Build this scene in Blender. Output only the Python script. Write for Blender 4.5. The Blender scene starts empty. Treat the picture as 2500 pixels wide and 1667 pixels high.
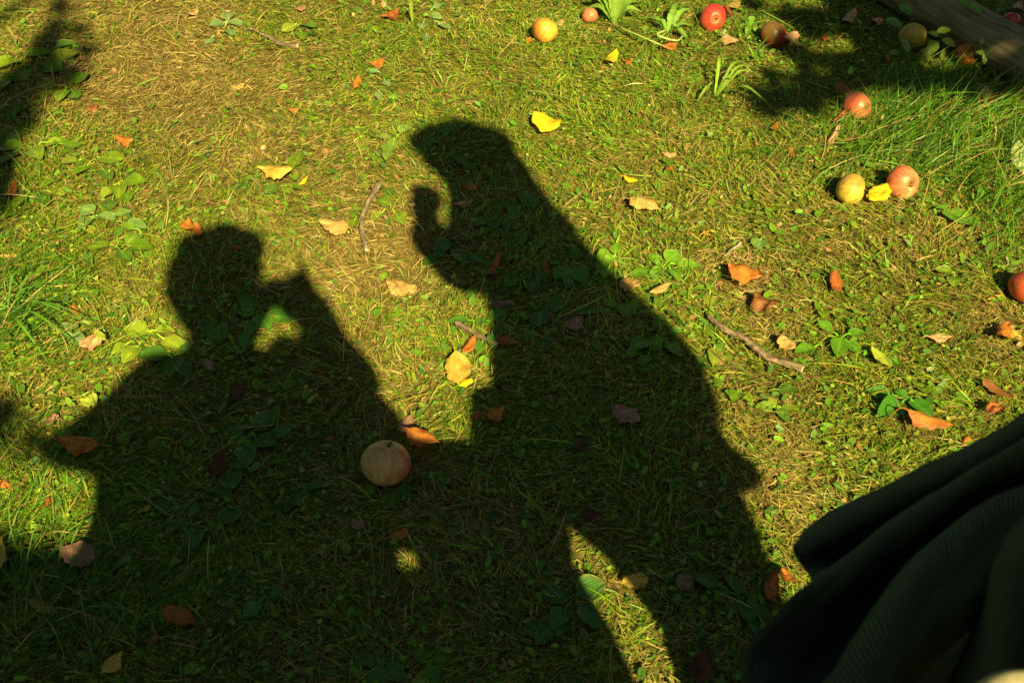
import bpy, bmesh, math, random
import numpy as np
from mathutils import Vector, Matrix

# ---------------------------------------------------------------- camera, sky, sun, exposure
scene = bpy.context.scene
CAM_H = 1.45
PITCH = math.radians(45.0)          # degrees below the horizon
FPX = 2430.0                        # focal length in pixels of the 2500 px wide photo (35 mm on full frame)
SUN_EL = math.radians(40.8)
SUN_AZ = math.radians(164.3)        # clockwise from +Y: the sun stands behind the camera, a little right
SUN = Vector((math.sin(SUN_AZ) * math.cos(SUN_EL), math.cos(SUN_AZ) * math.cos(SUN_EL), math.sin(SUN_EL)))

cam_data = bpy.data.cameras.new('camera')
cam = bpy.data.objects.new('camera', cam_data)
scene.collection.objects.link(cam)
cam.location = (0, 0, CAM_H)
cam.rotation_euler = (math.pi / 2 - PITCH, 0, 0)
cam_data.sensor_width = 36
cam_data.lens = 35
cam_data.clip_start = 0.05
cam_data.clip_end = 500
cam_data.dof.use_dof = True
cam_data.dof.focus_distance = 1.95
cam_data.dof.aperture_fstop = 9.0
scene.camera = cam

world = bpy.data.worlds.new('World')
scene.world = world
world.use_nodes = True
wn = world.node_tree
wn.nodes.clear()
sky = wn.nodes.new('ShaderNodeTexSky')
sky.sky_type = 'NISHITA'
sky.sun_disc = False
sky.sun_elevation = SUN_EL
sky.sun_rotation = SUN_AZ
sky.air_density = 0.6
sky.dust_density = 0.5
bg = wn.nodes.new('ShaderNodeBackground')
bg.inputs['Strength'].default_value = 0.072
wo = wn.nodes.new('ShaderNodeOutputWorld')
wb = wn.nodes.new('ShaderNodeVectorMath'); wb.operation = 'MULTIPLY'; wb.inputs[1].default_value = (0.98, 0.96, 0.60)   # the photo's warm white balance
wn.links.new(sky.outputs[0], wb.inputs[0]); wn.links.new(wb.outputs[0], bg.inputs[0])
wn.links.new(bg.outputs[0], wo.inputs[0])

sl = bpy.data.lights.new('sun', 'SUN')
sl.energy = 5.0
sl.angle = math.radians(0.7)
sl.color = (1.0, 0.84, 0.36)
so = bpy.data.objects.new('sun', sl)
scene.collection.objects.link(so)
so.rotation_euler = SUN.to_track_quat('Z', 'Y').to_euler()
so.location = SUN * 20

scene.view_settings.view_transform = 'Standard'
scene.view_settings.look = 'None'
scene.view_settings.exposure = 1.04
scene.view_settings.gamma = 1.0
scene.view_settings.use_curve_mapping = False
scene.render.engine = 'CYCLES'
scene.cycles.max_bounces = 6
scene.cycles.diffuse_bounces = 3
scene.cycles.transmission_bounces = 4

rng = np.random.default_rng(7)
rnd = random.Random(5)
SP, CP = math.sin(PITCH), math.cos(PITCH)

# ---------------------------------------------------------------- where things stand
def ray(px, py):
    """direction, per metre of depth, of what the photo shows at (px, py)"""
    x = (px - 1250.0) / FPX
    v = (py - 833.5) / FPX
    return Vector((x, CP - v * SP, -(SP + v * CP)))
def ground(px, py, z=0.0):
    d = ray(px, py)
    return Vector((0, 0, CAM_H)) + d * ((CAM_H - z) / -d.z)
def at(px, py, depth):
    return Vector((0, 0, CAM_H)) + ray(px, py) * depth
def caster(px, py, h):
    """point h metres up whose shadow falls on the ground at (px, py)"""
    return ground(px, py) + SUN * (h / SUN.z)
def caster_y(px, py, y):
    """point in the upright plane Y = y whose shadow falls on the ground at (px, py)"""
    g = ground(px, py)
    return g + SUN * ((g.y - y) / -SUN.y)
def to_px(P):
    """numpy (n,3) -> photo pixels"""
    x, y, z = P[:, 0], P[:, 1], P[:, 2] - CAM_H
    dep = y * CP - z * SP
    dep = np.where(np.abs(dep) < 1e-3, 1e-3, dep)
    v = (-z * CP - y * SP) / dep
    return 1250 + FPX * x / dep, 833.5 + FPX * v, dep

# ---------------------------------------------------------------- noise
def _lat(ix, iy, seed):
    h = (ix.astype(np.int64) * 374761393 + iy.astype(np.int64) * 668265263 + seed * 974634533) & 0x7fffffff
    h = ((h ^ (h >> 13)) * 1274126177) & 0x7fffffff
    return ((h ^ (h >> 16)) & 0xffff) / 65535.0
def vnoise(x, y, seed=0):
    x = np.asarray(x, float); y = np.asarray(y, float)
    ix, iy = np.floor(x), np.floor(y)
    fx, fy = x - ix, y - iy
    fx = fx * fx * (3 - 2 * fx); fy = fy * fy * (3 - 2 * fy)
    a = _lat(ix, iy, seed); b = _lat(ix + 1, iy, seed); c = _lat(ix, iy + 1, seed); d = _lat(ix + 1, iy + 1, seed)
    return (a * (1 - fx) + b * fx) * (1 - fy) + (c * (1 - fx) + d * fx) * fy
def fbm(x, y, seed=0, octaves=4):
    s, a, t = 0, 0.5, 0
    for o in range(octaves):
        s = s + a * vnoise(x * 2 ** o, y * 2 ** o, seed + o * 17); t += a; a *= 0.5
    return s / t
def ground_z(x, y):
    near = np.clip(1.0 - (np.hypot(x, y - 1.6) - 5) / 10, 0.0, 1.0)
    return (0.030 * (fbm(x * 1.6, y * 1.6, 3, 3) - 0.5) + 0.016 * (fbm(x * 9, y * 9, 9, 2) - 0.5)) * near
def gz(p):
    return float(ground_z(np.array([p[0]]), np.array([p[1]]))[0])

# ---------------------------------------------------------------- scene bookkeeping
def tag(o, label=None, cat=None, group=None, kind=None):
    if label: o['label'] = label
    if cat: o['category'] = cat
    if group: o['group'] = group
    if kind: o['kind'] = kind
    return o
def link(o, parent=None):
    scene.collection.objects.link(o)
    if parent is not None: o.parent = parent
    return o
def empty(name, loc, label, cat, group=None):
    o = bpy.data.objects.new(name, None)
    o.empty_display_size = 0.05
    o.location = loc
    link(o)
    return tag(o, label, cat, group)
def np_mesh(name, verts, loops, starts, totals, mat, cols=None, uvs=None, smooth=False, parent=None, offset=None):
    me = bpy.data.meshes.new(name)
    verts = np.asarray(verts, np.float32)
    if offset is not None: verts = verts - np.asarray(offset, np.float32)
    me.vertices.add(len(verts)); me.vertices.foreach_set('co', verts.ravel())
    me.loops.add(len(loops)); me.loops.foreach_set('vertex_index', np.asarray(loops, np.int32))
    me.polygons.add(len(starts))
    me.polygons.foreach_set('loop_start', np.asarray(starts, np.int32))
    me.polygons.foreach_set('loop_total', np.asarray(totals, np.int32))
    me.polygons.foreach_set('use_smooth', np.full(len(starts), smooth))
    if uvs is not None:
        uv = me.uv_layers.new(name='UVMap')
        uv.data.foreach_set('uv', np.asarray(uvs, np.float32)[np.asarray(loops)].ravel())
    if cols is not None:
        ca = me.color_attributes.new('Col', 'FLOAT_COLOR', 'POINT')
        c4 = np.ones((len(verts), 4), np.float32); c4[:, :3] = cols
        ca.data.foreach_set('color', c4.ravel())
    me.update(calc_edges=True)
    me.validate()
    if mat: me.materials.append(mat)
    o = bpy.data.objects.new(name, me)
    link(o, parent)
    return o
def grid_mesh(name, P, mat, cols=None, uv=None, parent=None, smooth=True, wrap=False, offset=None):
    """P: (n, m, 3) array of points; wrap closes it along m"""
    n, m = P.shape[:2]
    i = np.arange(n - 1)[:, None]; j = np.arange(m if wrap else m - 1)[None, :]
    j2 = (j + 1) % m
    q = np.stack([i * m + j, i * m + j2, (i + 1) * m + j2, (i + 1) * m + j], -1).reshape(-1)
    nf = len(q) // 4
    if uv is None:
        U, V = np.meshgrid(np.linspace(0, 1, n), np.linspace(0, 1, m), indexing='ij')
        uv = np.stack([U, V], -1)
    return np_mesh(name, P.reshape(-1, 3), q, np.arange(nf) * 4, np.full(nf, 4), mat,
                   None if cols is None else cols.reshape(-1, 3), uv.reshape(-1, 2), smooth, parent, offset)

# ---------------------------------------------------------------- materials
def new_mat(name):
    m = bpy.data.materials.new(name); m.use_nodes = True
    nt = m.node_tree; nt.nodes.clear()
    return m, nt, nt.nodes, nt.links
def principled(nt, **kw):
    b = nt.nodes.new('ShaderNodeBsdfPrincipled')
    for k, v in kw.items():
        b.inputs[k.replace('_', ' ')].default_value = v
    return b
def thin_mat(name, trans=0.3, rough=0.5, spec=0.3, noise_scale=300.0, noise_amt=0.35, bump=0.0, veins=0.0, trans_tint=(1.0, 1.0, 0.55)):
    """leaf or blade: vertex colour, fine mottling, part of the light goes through"""
    m, nt, N, L = new_mat(name)
    vc = N.new('ShaderNodeVertexColor'); vc.layer_name = 'Col'
    tc = N.new('ShaderNodeNewGeometry')
    nz = N.new('ShaderNodeTexNoise'); nz.inputs['Scale'].default_value = noise_scale; nz.inputs['Detail'].default_value = 3
    L.new(tc.outputs['Position'], nz.inputs['Vector'])
    mr = N.new('ShaderNodeMapRange'); mr.inputs['From Min'].default_value = 0.25; mr.inputs['From Max'].default_value = 0.75
    mr.inputs['To Min'].default_value = 1 - noise_amt; mr.inputs['To Max'].default_value = 1 + noise_amt
    L.new(nz.outputs['Fac'], mr.inputs['Value'])
    mul = N.new('ShaderNodeVectorMath'); mul.operation = 'SCALE'
    L.new(vc.outputs['Color'], mul.inputs[0]); L.new(mr.outputs['Result'], mul.inputs['Scale'])
    b = principled(nt, Roughness=rough, Specular_IOR_Level=spec)
    L.new(mul.outputs[0], b.inputs['Base Color'])
    tr = N.new('ShaderNodeBsdfTranslucent')
    tint = N.new('ShaderNodeVectorMath'); tint.operation = 'MULTIPLY'; tint.inputs[1].default_value = trans_tint
    L.new(mul.outputs[0], tint.inputs[0]); L.new(tint.outputs[0], tr.inputs['Color'])
    mx = N.new('ShaderNodeMixShader'); mx.inputs['Fac'].default_value = trans
    L.new(b.outputs[0], mx.inputs[1]); L.new(tr.outputs[0], mx.inputs[2])
    if bump or veins:
        bp = N.new('ShaderNodeBump'); bp.inputs['Strength'].default_value = 0.6; bp.inputs['Distance'].default_value = 0.0005 if veins else 0.001
        if veins:
            uv = N.new('ShaderNodeUVMap')
            wv = N.new('ShaderNodeTexWave'); wv.wave_type = 'BANDS'; wv.bands_direction = 'Y'
            wv.inputs['Scale'].default_value = veins; wv.inputs['Distortion'].default_value = 1.0
            L.new(uv.outputs[0], wv.inputs['Vector'])
            ad = N.new('ShaderNodeMath'); ad.operation = 'ADD'
            L.new(wv.outputs['Fac'], ad.inputs[0]); L.new(nz.outputs['Fac'], ad.inputs[1])
            L.new(ad.outputs[0], bp.inputs['Height'])
        else:
            L.new(nz.outputs['Fac'], bp.inputs['Height'])
        L.new(bp.outputs[0], b.inputs['Normal'])
    out = N.new('ShaderNodeOutputMaterial'); L.new(mx.outputs[0], out.inputs['Surface'])
    return m
def noise_mat(name, c1, c2, scale=20.0, detail=8, rough=0.9, spec=0.2, bump=0.3, dist=0.005, stretch=(1, 1, 1), coord='Object', c3=None):
    m, nt, N, L = new_mat(name)
    tc = N.new('ShaderNodeTexCoord'); mp = N.new('ShaderNodeMapping'); mp.inputs['Scale'].default_value = stretch
    L.new(tc.outputs[coord], mp.inputs['Vector'])
    nz = N.new('ShaderNodeTexNoise'); nz.inputs['Scale'].default_value = scale; nz.inputs['Detail'].default_value = detail
    L.new(mp.outputs[0], nz.inputs['Vector'])
    cr = N.new('ShaderNodeValToRGB'); cr.color_ramp.elements[0].position = 0.35; cr.color_ramp.elements[1].position = 0.65
    cr.color_ramp.elements[0].color = (*c1, 1); cr.color_ramp.elements[1].color = (*c2, 1)
    if c3:
        e = cr.color_ramp.elements.new(0.78); e.color = (*c3, 1)
    L.new(nz.outputs['Fac'], cr.inputs[0])
    b = principled(nt, Roughness=rough, Specular_IOR_Level=spec)
    L.new(cr.outputs[0], b.inputs['Base Color'])
    bp = N.new('ShaderNodeBump'); bp.inputs['Strength'].default_value = bump; bp.inputs['Distance'].default_value = dist
    L.new(nz.outputs['Fac'], bp.inputs['Height']); L.new(bp.outputs[0], b.inputs['Normal'])
    out = N.new('ShaderNodeOutputMaterial'); L.new(b.outputs[0], out.inputs['Surface'])
    return m

M_GRASS = thin_mat('grass_blade', trans=0.30, rough=0.42, spec=0.35, noise_scale=60, noise_amt=0.2)
M_STRAW = thin_mat('dry_grass_blade', trans=0.15, rough=0.5, spec=0.3, noise_scale=90, noise_amt=0.25, trans_tint=(1, .9, .6))
M_GREEN = thin_mat('green_leaf', trans=0.22, rough=0.42, spec=0.4, noise_scale=140, noise_amt=0.18, veins=3.2)
M_FALLEN = thin_mat('fallen_leaf', trans=0.18, rough=0.55, spec=0.3, noise_scale=260, noise_amt=0.30, bump=1, trans_tint=(1, .8, .4))
M_STALK = thin_mat('stalk', trans=0.0, rough=0.6, spec=0.2, noise_scale=200, noise_amt=0.2)
M_SOIL = noise_mat('soil', (.075, .065, .018), (.19, .155, .045), 60, 10, .95, .1, .6, .01, c3=(.26, .21, .07))
M_WOOD = noise_mat('weathered_wood', (.13, .11, .06), (.25, .215, .13), 9, 12, .85, .2, .5, .004, stretch=(1, 9, 9))
M_BARK = noise_mat('bark', (.05, .035, .022), (.13, .10, .07), 14, 10, .9, .15, .9, .02, stretch=(1, 1, .3))
M_TWIG = thin_mat('twig_bark', trans=0.0, rough=0.85, spec=0.15, noise_scale=120, noise_amt=0.45, bump=1)
M_SKIN = noise_mat('skin', (.50, .30, .21), (.58, .37, .27), 30, 4, .55, .35, .1, .001)
M_HAIR = noise_mat('hair', (.05, .028, .014), (.12, .07, .035), 60, 4, .5, .4, .6, .002, stretch=(6, 6, 1))
M_CANVAS = noise_mat('canvas', (.46, .40, .24), (.56, .49, .31), 300, 3, .9, .15, .4, .001)
M_BLACK = noise_mat('camera_plastic', (.012, .012, .012), (.025, .025, .025), 200, 2, .45, .4, .2, .0005)
M_SHOE = noise_mat('boot_leather', (.05, .03, .018), (.09, .055, .03), 40, 4, .5, .4, .3, .001)
M_DENIM = noise_mat('dark_denim', (.02, .03, .05), (.035, .05, .08), 220, 3, .9, .15, .4, .001)
M_SKIRT = noise_mat('brown_wool', (.05, .035, .022), (.09, .065, .04), 160, 3, .95, .1, .4, .001)
M_WOOL = noise_mat('grey_wool', (.05, .05, .05), (.09, .09, .085), 160, 3, .95, .1, .5, .002)
# ---------------------------------------------------------------- the ground: one sheet out to the horizon
def axis_pts():
    a = list(np.arange(-4.0, 4.0001, 0.04))
    s, x = 0.06, 4.0
    out = []
    while x < 220:
        s *= 1.35; x += s; out.append(x)
    return np.array([-v for v in out[::-1]] + a + out)
gx = axis_pts(); gy = axis_pts() + 1.5
GX, GY = np.meshgrid(gx, gy, indexing='ij')
G = np.stack([GX, GY, ground_z(GX, GY)], -1)
soil = grid_mesh('ground', G, M_SOIL)
tag(soil, 'brown earth under the short grass', None, None, 'structure')

# dry and green parts of the lawn, as lie on the ground
DRY = [(330,120,330,.8),(560,250,280,.8),(250,480,170,.3),(760,330,200,.5),(1000,480,150,.4),(930,640,200,.9),(870,850,150,.6),(980,700,120,.8),
       (640,560,150,.4),(350,700,130,.4),(1500,170,130,.4),(1840,680,130,.8),(2070,600,120,.7),(1860,760,80,.9),(1900,1200,160,.6),(1750,1050,160,.3),
       (1480,1450,200,.5),(1600,1600,160,.6),(1150,1350,200,.3),(700,1150,200,.1),(2380,900,120,.4),(1180,130,150,.2),(1540,420,120,.4)]
LUSH = [(150,1200,280,1.),(80,750,200,.8),(100,150,140,.5),(2250,350,300,1.),(1950,100,260,.7),(1500,60,180,.5),(2180,950,200,.8),(1450,300,150,.4),
        (120,1500,300,.9),(500,1400,300,.6),(1230,600,170,.6),(1620,700,160,.6),(1700,1450,150,.5),(1150,420,140,.5),(2300,700,150,.3),(1000,60,160,.4)]
def blobs(X, Y, table):
    P = np.stack([X, Y, np.zeros_like(X)], -1)
    px, py, dep = to_px(P)
    s = np.zeros_like(X)
    for (bx, by, r, w) in table:
        s = np.maximum(s, w * np.exp(-(((px - bx) / r) ** 2 + ((py - by) / (r * 0.75)) ** 2)))
    return np.where(dep > 0.5, s, 0)
def dryness(X, Y):
    d = 0.38 + 1.15 * (fbm(X * 4, Y * 4, 21, 3) - 0.5) + 0.5 * (fbm(X * 17, Y * 17, 33, 2) - 0.5)
    d = d + 0.78 * blobs(X, Y, DRY) - 0.46 * blobs(X, Y, LUSH)
    return np.clip(d, 0, 1)

def scatter(n_target, dens=None):
    """base points: dense where the photo looks, thinning out around it"""
    n = int(n_target)
    X = rng.uniform(-3.4, 3.4, n * 3); Y = rng.uniform(-0.6, 5.2, n * 3)
    px, py, dep = to_px(np.stack([X, Y, np.zeros_like(X)], -1))
    dep = np.maximum(dep, 0.6)
    ox = np.maximum(np.maximum(-px, px - 2500), 0) / FPX * dep
    oy = np.maximum(np.maximum(0.71 - Y, Y - 2.97), 0)
    away = np.hypot(ox, oy)
    w = np.where(away < 0.12, 1.0, np.where(away < 0.5, 0.55, 0.16))
    w = w * np.where(Y < -0.1, .5, 1)
    # farther ground needs fewer, as pixels cover more of it
    w = w * np.clip(1.25 - 0.16 * Y, 0.7, 1.2)
    if dens is not None: w = w * dens(X, Y)
    k = rng.random(len(X)) < w
    X, Y = X[k], Y[k]
    return X, Y

KEEP_OUT = []      # footprints of leaves, apples, sticks: (x, y, half length, half width, angle, share removed)
def keep(X, Y, power=1.0):
    drop = np.zeros(len(X))
    for (cx, cy, a, b, ang, sh) in KEEP_OUT:
        m = (np.abs(X - cx) < max(a, b)) & (np.abs(Y - cy) < max(a, b))
        idx = np.nonzero(m)[0]
        if len(idx) == 0: continue
        dx, dy = X[idx] - cx, Y[idx] - cy
        c, s = math.cos(ang), math.sin(ang)
        u, v = (dx * c + dy * s) / a, (-dx * s + dy * c) / b
        drop[idx[u * u + v * v < 1]] = np.maximum(drop[idx[u * u + v * v < 1]], sh * power)
    return rng.random(len(X)) >= drop

def blades(name, X, Y, length, width, az, elev, droop, cols, mat, seg=3, z0=None, roll=None, kink=None):
    """one mesh of many grass blades; all arguments are arrays over the blades"""
    n = len(X)
    base = np.stack([X, Y, ground_z(X, Y) + (0 if z0 is None else z0)], -1)
    pts = [base]
    e = elev.copy(); a = az.copy()
    for k in range(seg):
        d = np.stack([np.cos(a) * np.cos(e), np.sin(a) * np.cos(e), np.sin(e)], -1)
        pts.append(pts[-1] + d * (length / seg)[:, None])
        e = e - droop / seg
        if kink is not None: a = a + kink / seg
    # nothing sinks far into the soil
    for p in pts[1:]:
        gzv = ground_z(p[:, 0], p[:, 1]) + 0.0015
        p[:, 2] = np.maximum(p[:, 2], gzv)
    if roll is None: roll = rng.normal(0, .55, n)
    side_h = np.stack([-np.sin(a), np.cos(a), np.zeros(n)], -1)
    dirn = pts[-1] - pts[0]; dirn /= np.linalg.norm(dirn, axis=1)[:, None] + 1e-9
    up = np.cross(dirn, side_h)
    side = side_h * np.cos(roll)[:, None] + up * np.sin(roll)[:, None]
    prof = {2: [0.8, 1.0, 0], 3: [0.7, 1.0, 0.8, 0], 4: [0.6, 1.0, 1.0, 0.7, 0], 5: [0.6, .9, 1., .9, .6, 0]}[seg]
    V = []
    for k in range(seg):
        w = side * (width * prof[k] * 0.5)[:, None]
        V += [pts[k] - w, pts[k] + w]
    V.append(pts[seg])
    m = len(V)
    V = np.stack(V, 1).reshape(-1, 3)
    off = (np.arange(n) * m)[:, None]
    quads = []
    for k in range(seg - 1):
        quads.append(np.array([2 * k, 2 * k + 1, 2 * k + 3, 2 * k + 2]))
    lq = np.concatenate([q for q in quads] + [np.array([2 * seg - 2, 2 * seg - 1, 2 * seg])])
    loops = (off + lq[None, :]).reshape(-1)
    tot = np.tile(np.array([4] * (seg - 1) + [3]), n)
    st = np.concatenate([[0], np.cumsum(tot)[:-1]])
    C = np.repeat(cols, m, axis=0).reshape(n, m, 3)
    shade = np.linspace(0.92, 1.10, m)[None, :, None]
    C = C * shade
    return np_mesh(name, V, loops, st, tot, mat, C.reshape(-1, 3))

def pick(palette, n, jitter=0.18):
    pal = np.array(palette)
    c = pal[rng.integers(0, len(pal), n)]
    c2 = pal[rng.integers(0, len(pal), n)]
    t = rng.random(n)[:, None]
    c = c * t + c2 * (1 - t)
    return np.clip(c * (1 + rng.normal(0, jitter, n))[:, None], 0.004, 0.9)
GREENS = [(.13, .27, .010), (.18, .33, .014), (.09, .20, .012), (.25, .37, .016), (.05, .13, .012), (.32, .41, .03)]
STRAWS = [(.52, .38, .13), (.40, .27, .075), (.62, .48, .20), (.32, .20, .06), (.45, .36, .11), (.22, .13, .045)]
OLIVES = [(.32, .30, .04), (.25, .25, .03), (.40, .35, .07)]
def flow(X, Y):
    """direction in which mown and trodden blades lie"""
    return 2 * math.pi * fbm(X * 1.3 + 5, Y * 1.3, 51, 2) + 2.2 * (fbm(X * 7, Y * 7, 61, 2) - .5) * math.pi
# ---------------------------------------------------------------- leaves
def outline(kind, s):
    if kind == 'round':   w = np.sin(np.pi * np.clip(s, 0, 1) ** 0.95) ** 0.55
    elif kind == 'ovate': w = np.sin(np.pi * s ** 0.75) ** 0.80
    elif kind == 'lance': w = np.sin(np.pi * s ** 0.85) ** 1.32
    elif kind == 'strap': w = np.clip(np.sin(np.pi * s ** 0.6), 0, 1) ** 0.6
    else:                 w = np.sin(np.pi * s) ** 0.75
    return np.maximum(w, 0.0)
def leaf_points(length, width, kind, roll, arch, twist, wrinkle, serr, seed, n=15, m=11):
    """grid of points: x along, y across, z up; rolled across and arched along"""
    s = np.linspace(0.0, 1.0, n); t = np.linspace(-1, 1, m)
    w = outline(kind, s) * width / 2
    w = w * (1 + serr * 0.5 * (vnoise(s * 16 + seed, s * 0 + 1.5, 5) - 0.5) * 2)
    w[0] = max(w[0], width * 0.01); w[-1] = max(w[-1], width * 0.01)
    S, T = np.meshgrid(s, t, indexing='ij')
    W = np.repeat(w[:, None], m, 1)
    lop = 1 + 0.25 * (vnoise(S * 3 + seed * 1.7, T * 1.5, 8) - 0.5)
    arc = W * T * lop
    k = roll / (width / 2)                        # curvature across
    if abs(roll) > 1e-3:
        y = np.sin(arc * k) / k; z = (1 - np.cos(arc * k)) / k
    else:
        y, z = arc, arc * 0
    xa = S * length
    ka = arch / length
    if abs(arch) > 1e-3:
        cx = np.sin((xa - length / 2) * ka) / ka; cz = (1 - np.cos((xa - length / 2) * ka)) / ka
    else:
        cx, cz = xa - length / 2, xa * 0
    sl = (xa - length / 2) * ka
    x = cx - z * np.sin(sl); zz = cz + z * np.cos(sl)
    th = twist * (S - 0.5)
    yy = y * np.cos(th) - (zz - cz) * np.sin(th)
    zz = cz + y * np.sin(th) + (zz - cz) * np.cos(th)
    wr = wrinkle * width * (fbm(S * 4 + seed, T * 2 + seed * .3, 12, 3) - 0.5)
    zz = zz + wr
    return np.stack([x, yy, zz], -1), S, T
TINTS = {   # main colour, second colour, share of the second
    'orange': ((.56, .20, .035), (.28, .075, .018), .52), 'tan': ((.60, .37, .13), (.42, .22, .07), .40),
    'yellow': ((.80, .58, .02), (.62, .38, .02), .25), 'brown': ((.30, .12, .04), (.16, .06, .02), .5),
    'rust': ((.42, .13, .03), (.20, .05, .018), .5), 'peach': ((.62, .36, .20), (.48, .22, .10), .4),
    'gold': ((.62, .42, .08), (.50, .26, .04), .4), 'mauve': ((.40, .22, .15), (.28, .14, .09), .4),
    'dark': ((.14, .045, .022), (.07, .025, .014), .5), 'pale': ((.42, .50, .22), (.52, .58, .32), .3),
    'lime': ((.42, .50, .06), (.52, .50, .08), .3), 'olive': ((.26, .22, .05), (.30, .16, .04), .4)}
def leaf_cols(S, T, tint, seed, spots=0.25):
    a, b, sh = TINTS[tint]
    a, b = np.array(a), np.array(b)
    n = fbm(S * 5 + seed, T * 2.5 + seed, 31, 3)
    edge = np.clip(np.abs(T) ** 3 * 0.7 + (n - 0.5) * 2.2 + (sh - 0.45) * 1.2, 0, 1)[..., None]
    c = a * (1 - edge) + b * edge
    sp = (fbm(S * 14 + seed * 3, T * 7, 41, 2) > 1 - spots * 0.9)[..., None]
    c = np.where(sp & (spots > 0), c * 0.45, c)
    mid = np.exp(-(T / 0.10) ** 2)[..., None]
    return np.clip(c * (1 + 0.25 * mid), 0, .95)
def place_frame(P, c, ang, pitch, rollr):
    """rotate local points: roll about x, pitch about y, heading ang about z, then move to c"""
    M = Matrix.Rotation(ang, 3, 'Z') @ Matrix.Rotation(-pitch, 3, 'Y') @ Matrix.Rotation(rollr, 3, 'X')
    R = np.array(M)
    return P @ R.T + np.array(c)
def px_frame(cx, cy, lpx, wpx, deg, z=0.0):
    a = math.radians(deg); ux, uy = math.cos(a), -math.sin(a)
    A = ground(cx - ux * lpx / 2, cy - uy * lpx / 2, z); B = ground(cx + ux * lpx / 2, cy + uy * lpx / 2, z)
    nx, ny = -uy, ux
    C = ground(cx - nx * wpx / 2, cy - ny * wpx / 2, z); D = ground(cx + nx * wpx / 2, cy + ny * wpx / 2, z)
    d = B - A
    length = d.length
    ang = math.atan2(d.y, d.x)
    e = D - C
    width = abs(e.x * -math.sin(ang) + e.y * math.cos(ang))
    mid = (A + B) / 2
    return mid, length, max(width, length * 0.12), ang
def tube_np(path, radii, nseg=8, cap=True, rough=0.0, seed=0):
    """(n, nseg, 3) ring array round a path"""
    path = [Vector(p) for p in path]; n = len(path)
    rings = []
    ref = Vector((0.13, 0.21, 0.97))
    for i, p in enumerate(path):
        t = (path[min(i + 1, n - 1)] - path[max(i - 1, 0)]).normalized()
        u = t.cross(ref)
        if u.length < 1e-4: u = t.cross(Vector((1, 0, 0)))
        u.normalize(); v = t.cross(u)
        r = radii[i] if hasattr(radii, '__len__') else radii
        ring = []
        for k in range(nseg):
            a = 2 * math.pi * k / nseg
            rr = r * (1 + rough * (float(vnoise(np.array([i * .35 + seed]), np.array([k * 1.0]), 77)[0]) - .5) * 2)
            ring.append(p + (u * math.cos(a) + v * math.sin(a)) * rr)
        rings.append(ring)
    P = np.array([[list(q) for q in r] for r in rings])
    if cap:
        P = np.concatenate([P[:1].mean(1, keepdims=True).repeat(nseg, 1), P, P[-1:].mean(1, keepdims=True).repeat(nseg, 1)], 0)
    return P
def smooth_path(pts, k=6):
    """Catmull-Rom through the points"""
    pts = [Vector(p) for p in pts]
    Q = [pts[0] * 2 - pts[1]] + pts + [pts[-1] * 2 - pts[-2]]
    out = []
    for i in range(1, len(Q) - 2):
        for j in range(k):
            t = j / k
            p0, p1, p2, p3 = Q[i - 1], Q[i], Q[i + 1], Q[i + 2]
            out.append(0.5 * ((2 * p1) + (p2 - p0) * t + (2 * p0 - 5 * p1 + 4 * p2 - p3) * t * t + (3 * p1 - p0 - 3 * p2 + p3) * t ** 3))
    out.append(pts[-1])
    return out
def stalk(parent, root, path, r, col, name='stalk'):
    P = tube_np(smooth_path(path, 4), r, 6)
    c = np.broadcast_to(np.array(col), P.shape) * 1.0
    return grid_mesh(name, P, M_STALK, c, parent=parent, wrap=True, offset=root)

def fallen_leaf(tint, cx, cy, lpx, wpx, deg, shape, roll, label, arch=0.3, stem=0, lift=0.009, twist=0.3, tilt=0.12, spots=0.2, side=0.0, seed=None, name='fallen_leaf', cat='leaf', keepout=True):
    sd = (cx * 0.37 + cy * 0.11) % 50 if seed is None else seed
    mid, length, width, ang = px_frame(cx, cy, lpx, wpx, deg, 0.015)
    # a rolled leaf is wider flat than it looks
    r = abs(roll)
    if r > 0.3: width = width * min(2.2, r / max(math.sin(min(r, 1.5)), .3))
    if abs(arch) > 0.4: length = length * (abs(arch) / 2) / math.sin(min(abs(arch) / 2, 1.5))
    P, S, T = leaf_points(length, width, shape, roll, arch, twist, 0.30, 0.55, sd)
    P[..., 2] -= P[..., 2].min()
    root = Vector((mid.x, mid.y, gz(mid)))
    c = (mid.x, mid.y, gz(mid) + lift)
    P = place_frame(P, c, ang, tilt * (1 if sd % 2 < 1 else -1), side)
    g = ground_z(P[..., 0], P[..., 1])
    low = (P[..., 2] - g).min()
    if low < 0.006: P[..., 2] += 0.006 - low
    o = grid_mesh(name, P, M_FALLEN, leaf_cols(S, T, tint, sd, spots), parent=None, offset=root)
    o.location = root
    tag(o, label, cat, 'fallen leaves scattered on the lawn')
    if stem:
        tip = Vector(P[0].mean(0)); d = Vector((-math.cos(ang), -math.sin(ang), 0))
        sl = abs(stem)
        bend = Vector((-d.y, d.x, 0)) * (0.25 if stem > 0 else -0.25)
        e = tip + d * sl + bend * sl; e.z = max(gz(e) + .012, 0)
        mdl = tip + d * sl * .5 + bend * sl * .15; mdl.z = max(gz(mdl) + .016, tip.z)
        col = np.array(TINTS[tint][0]) * 0.75
        stalk(o, root, [tip + (-d) * 0.004, mdl, e], [.0011] * 9, col)
    if keepout: KEEP_OUT.append((mid.x, mid.y, length * 0.44, width * 0.44, ang, 0.80))
    return o
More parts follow.
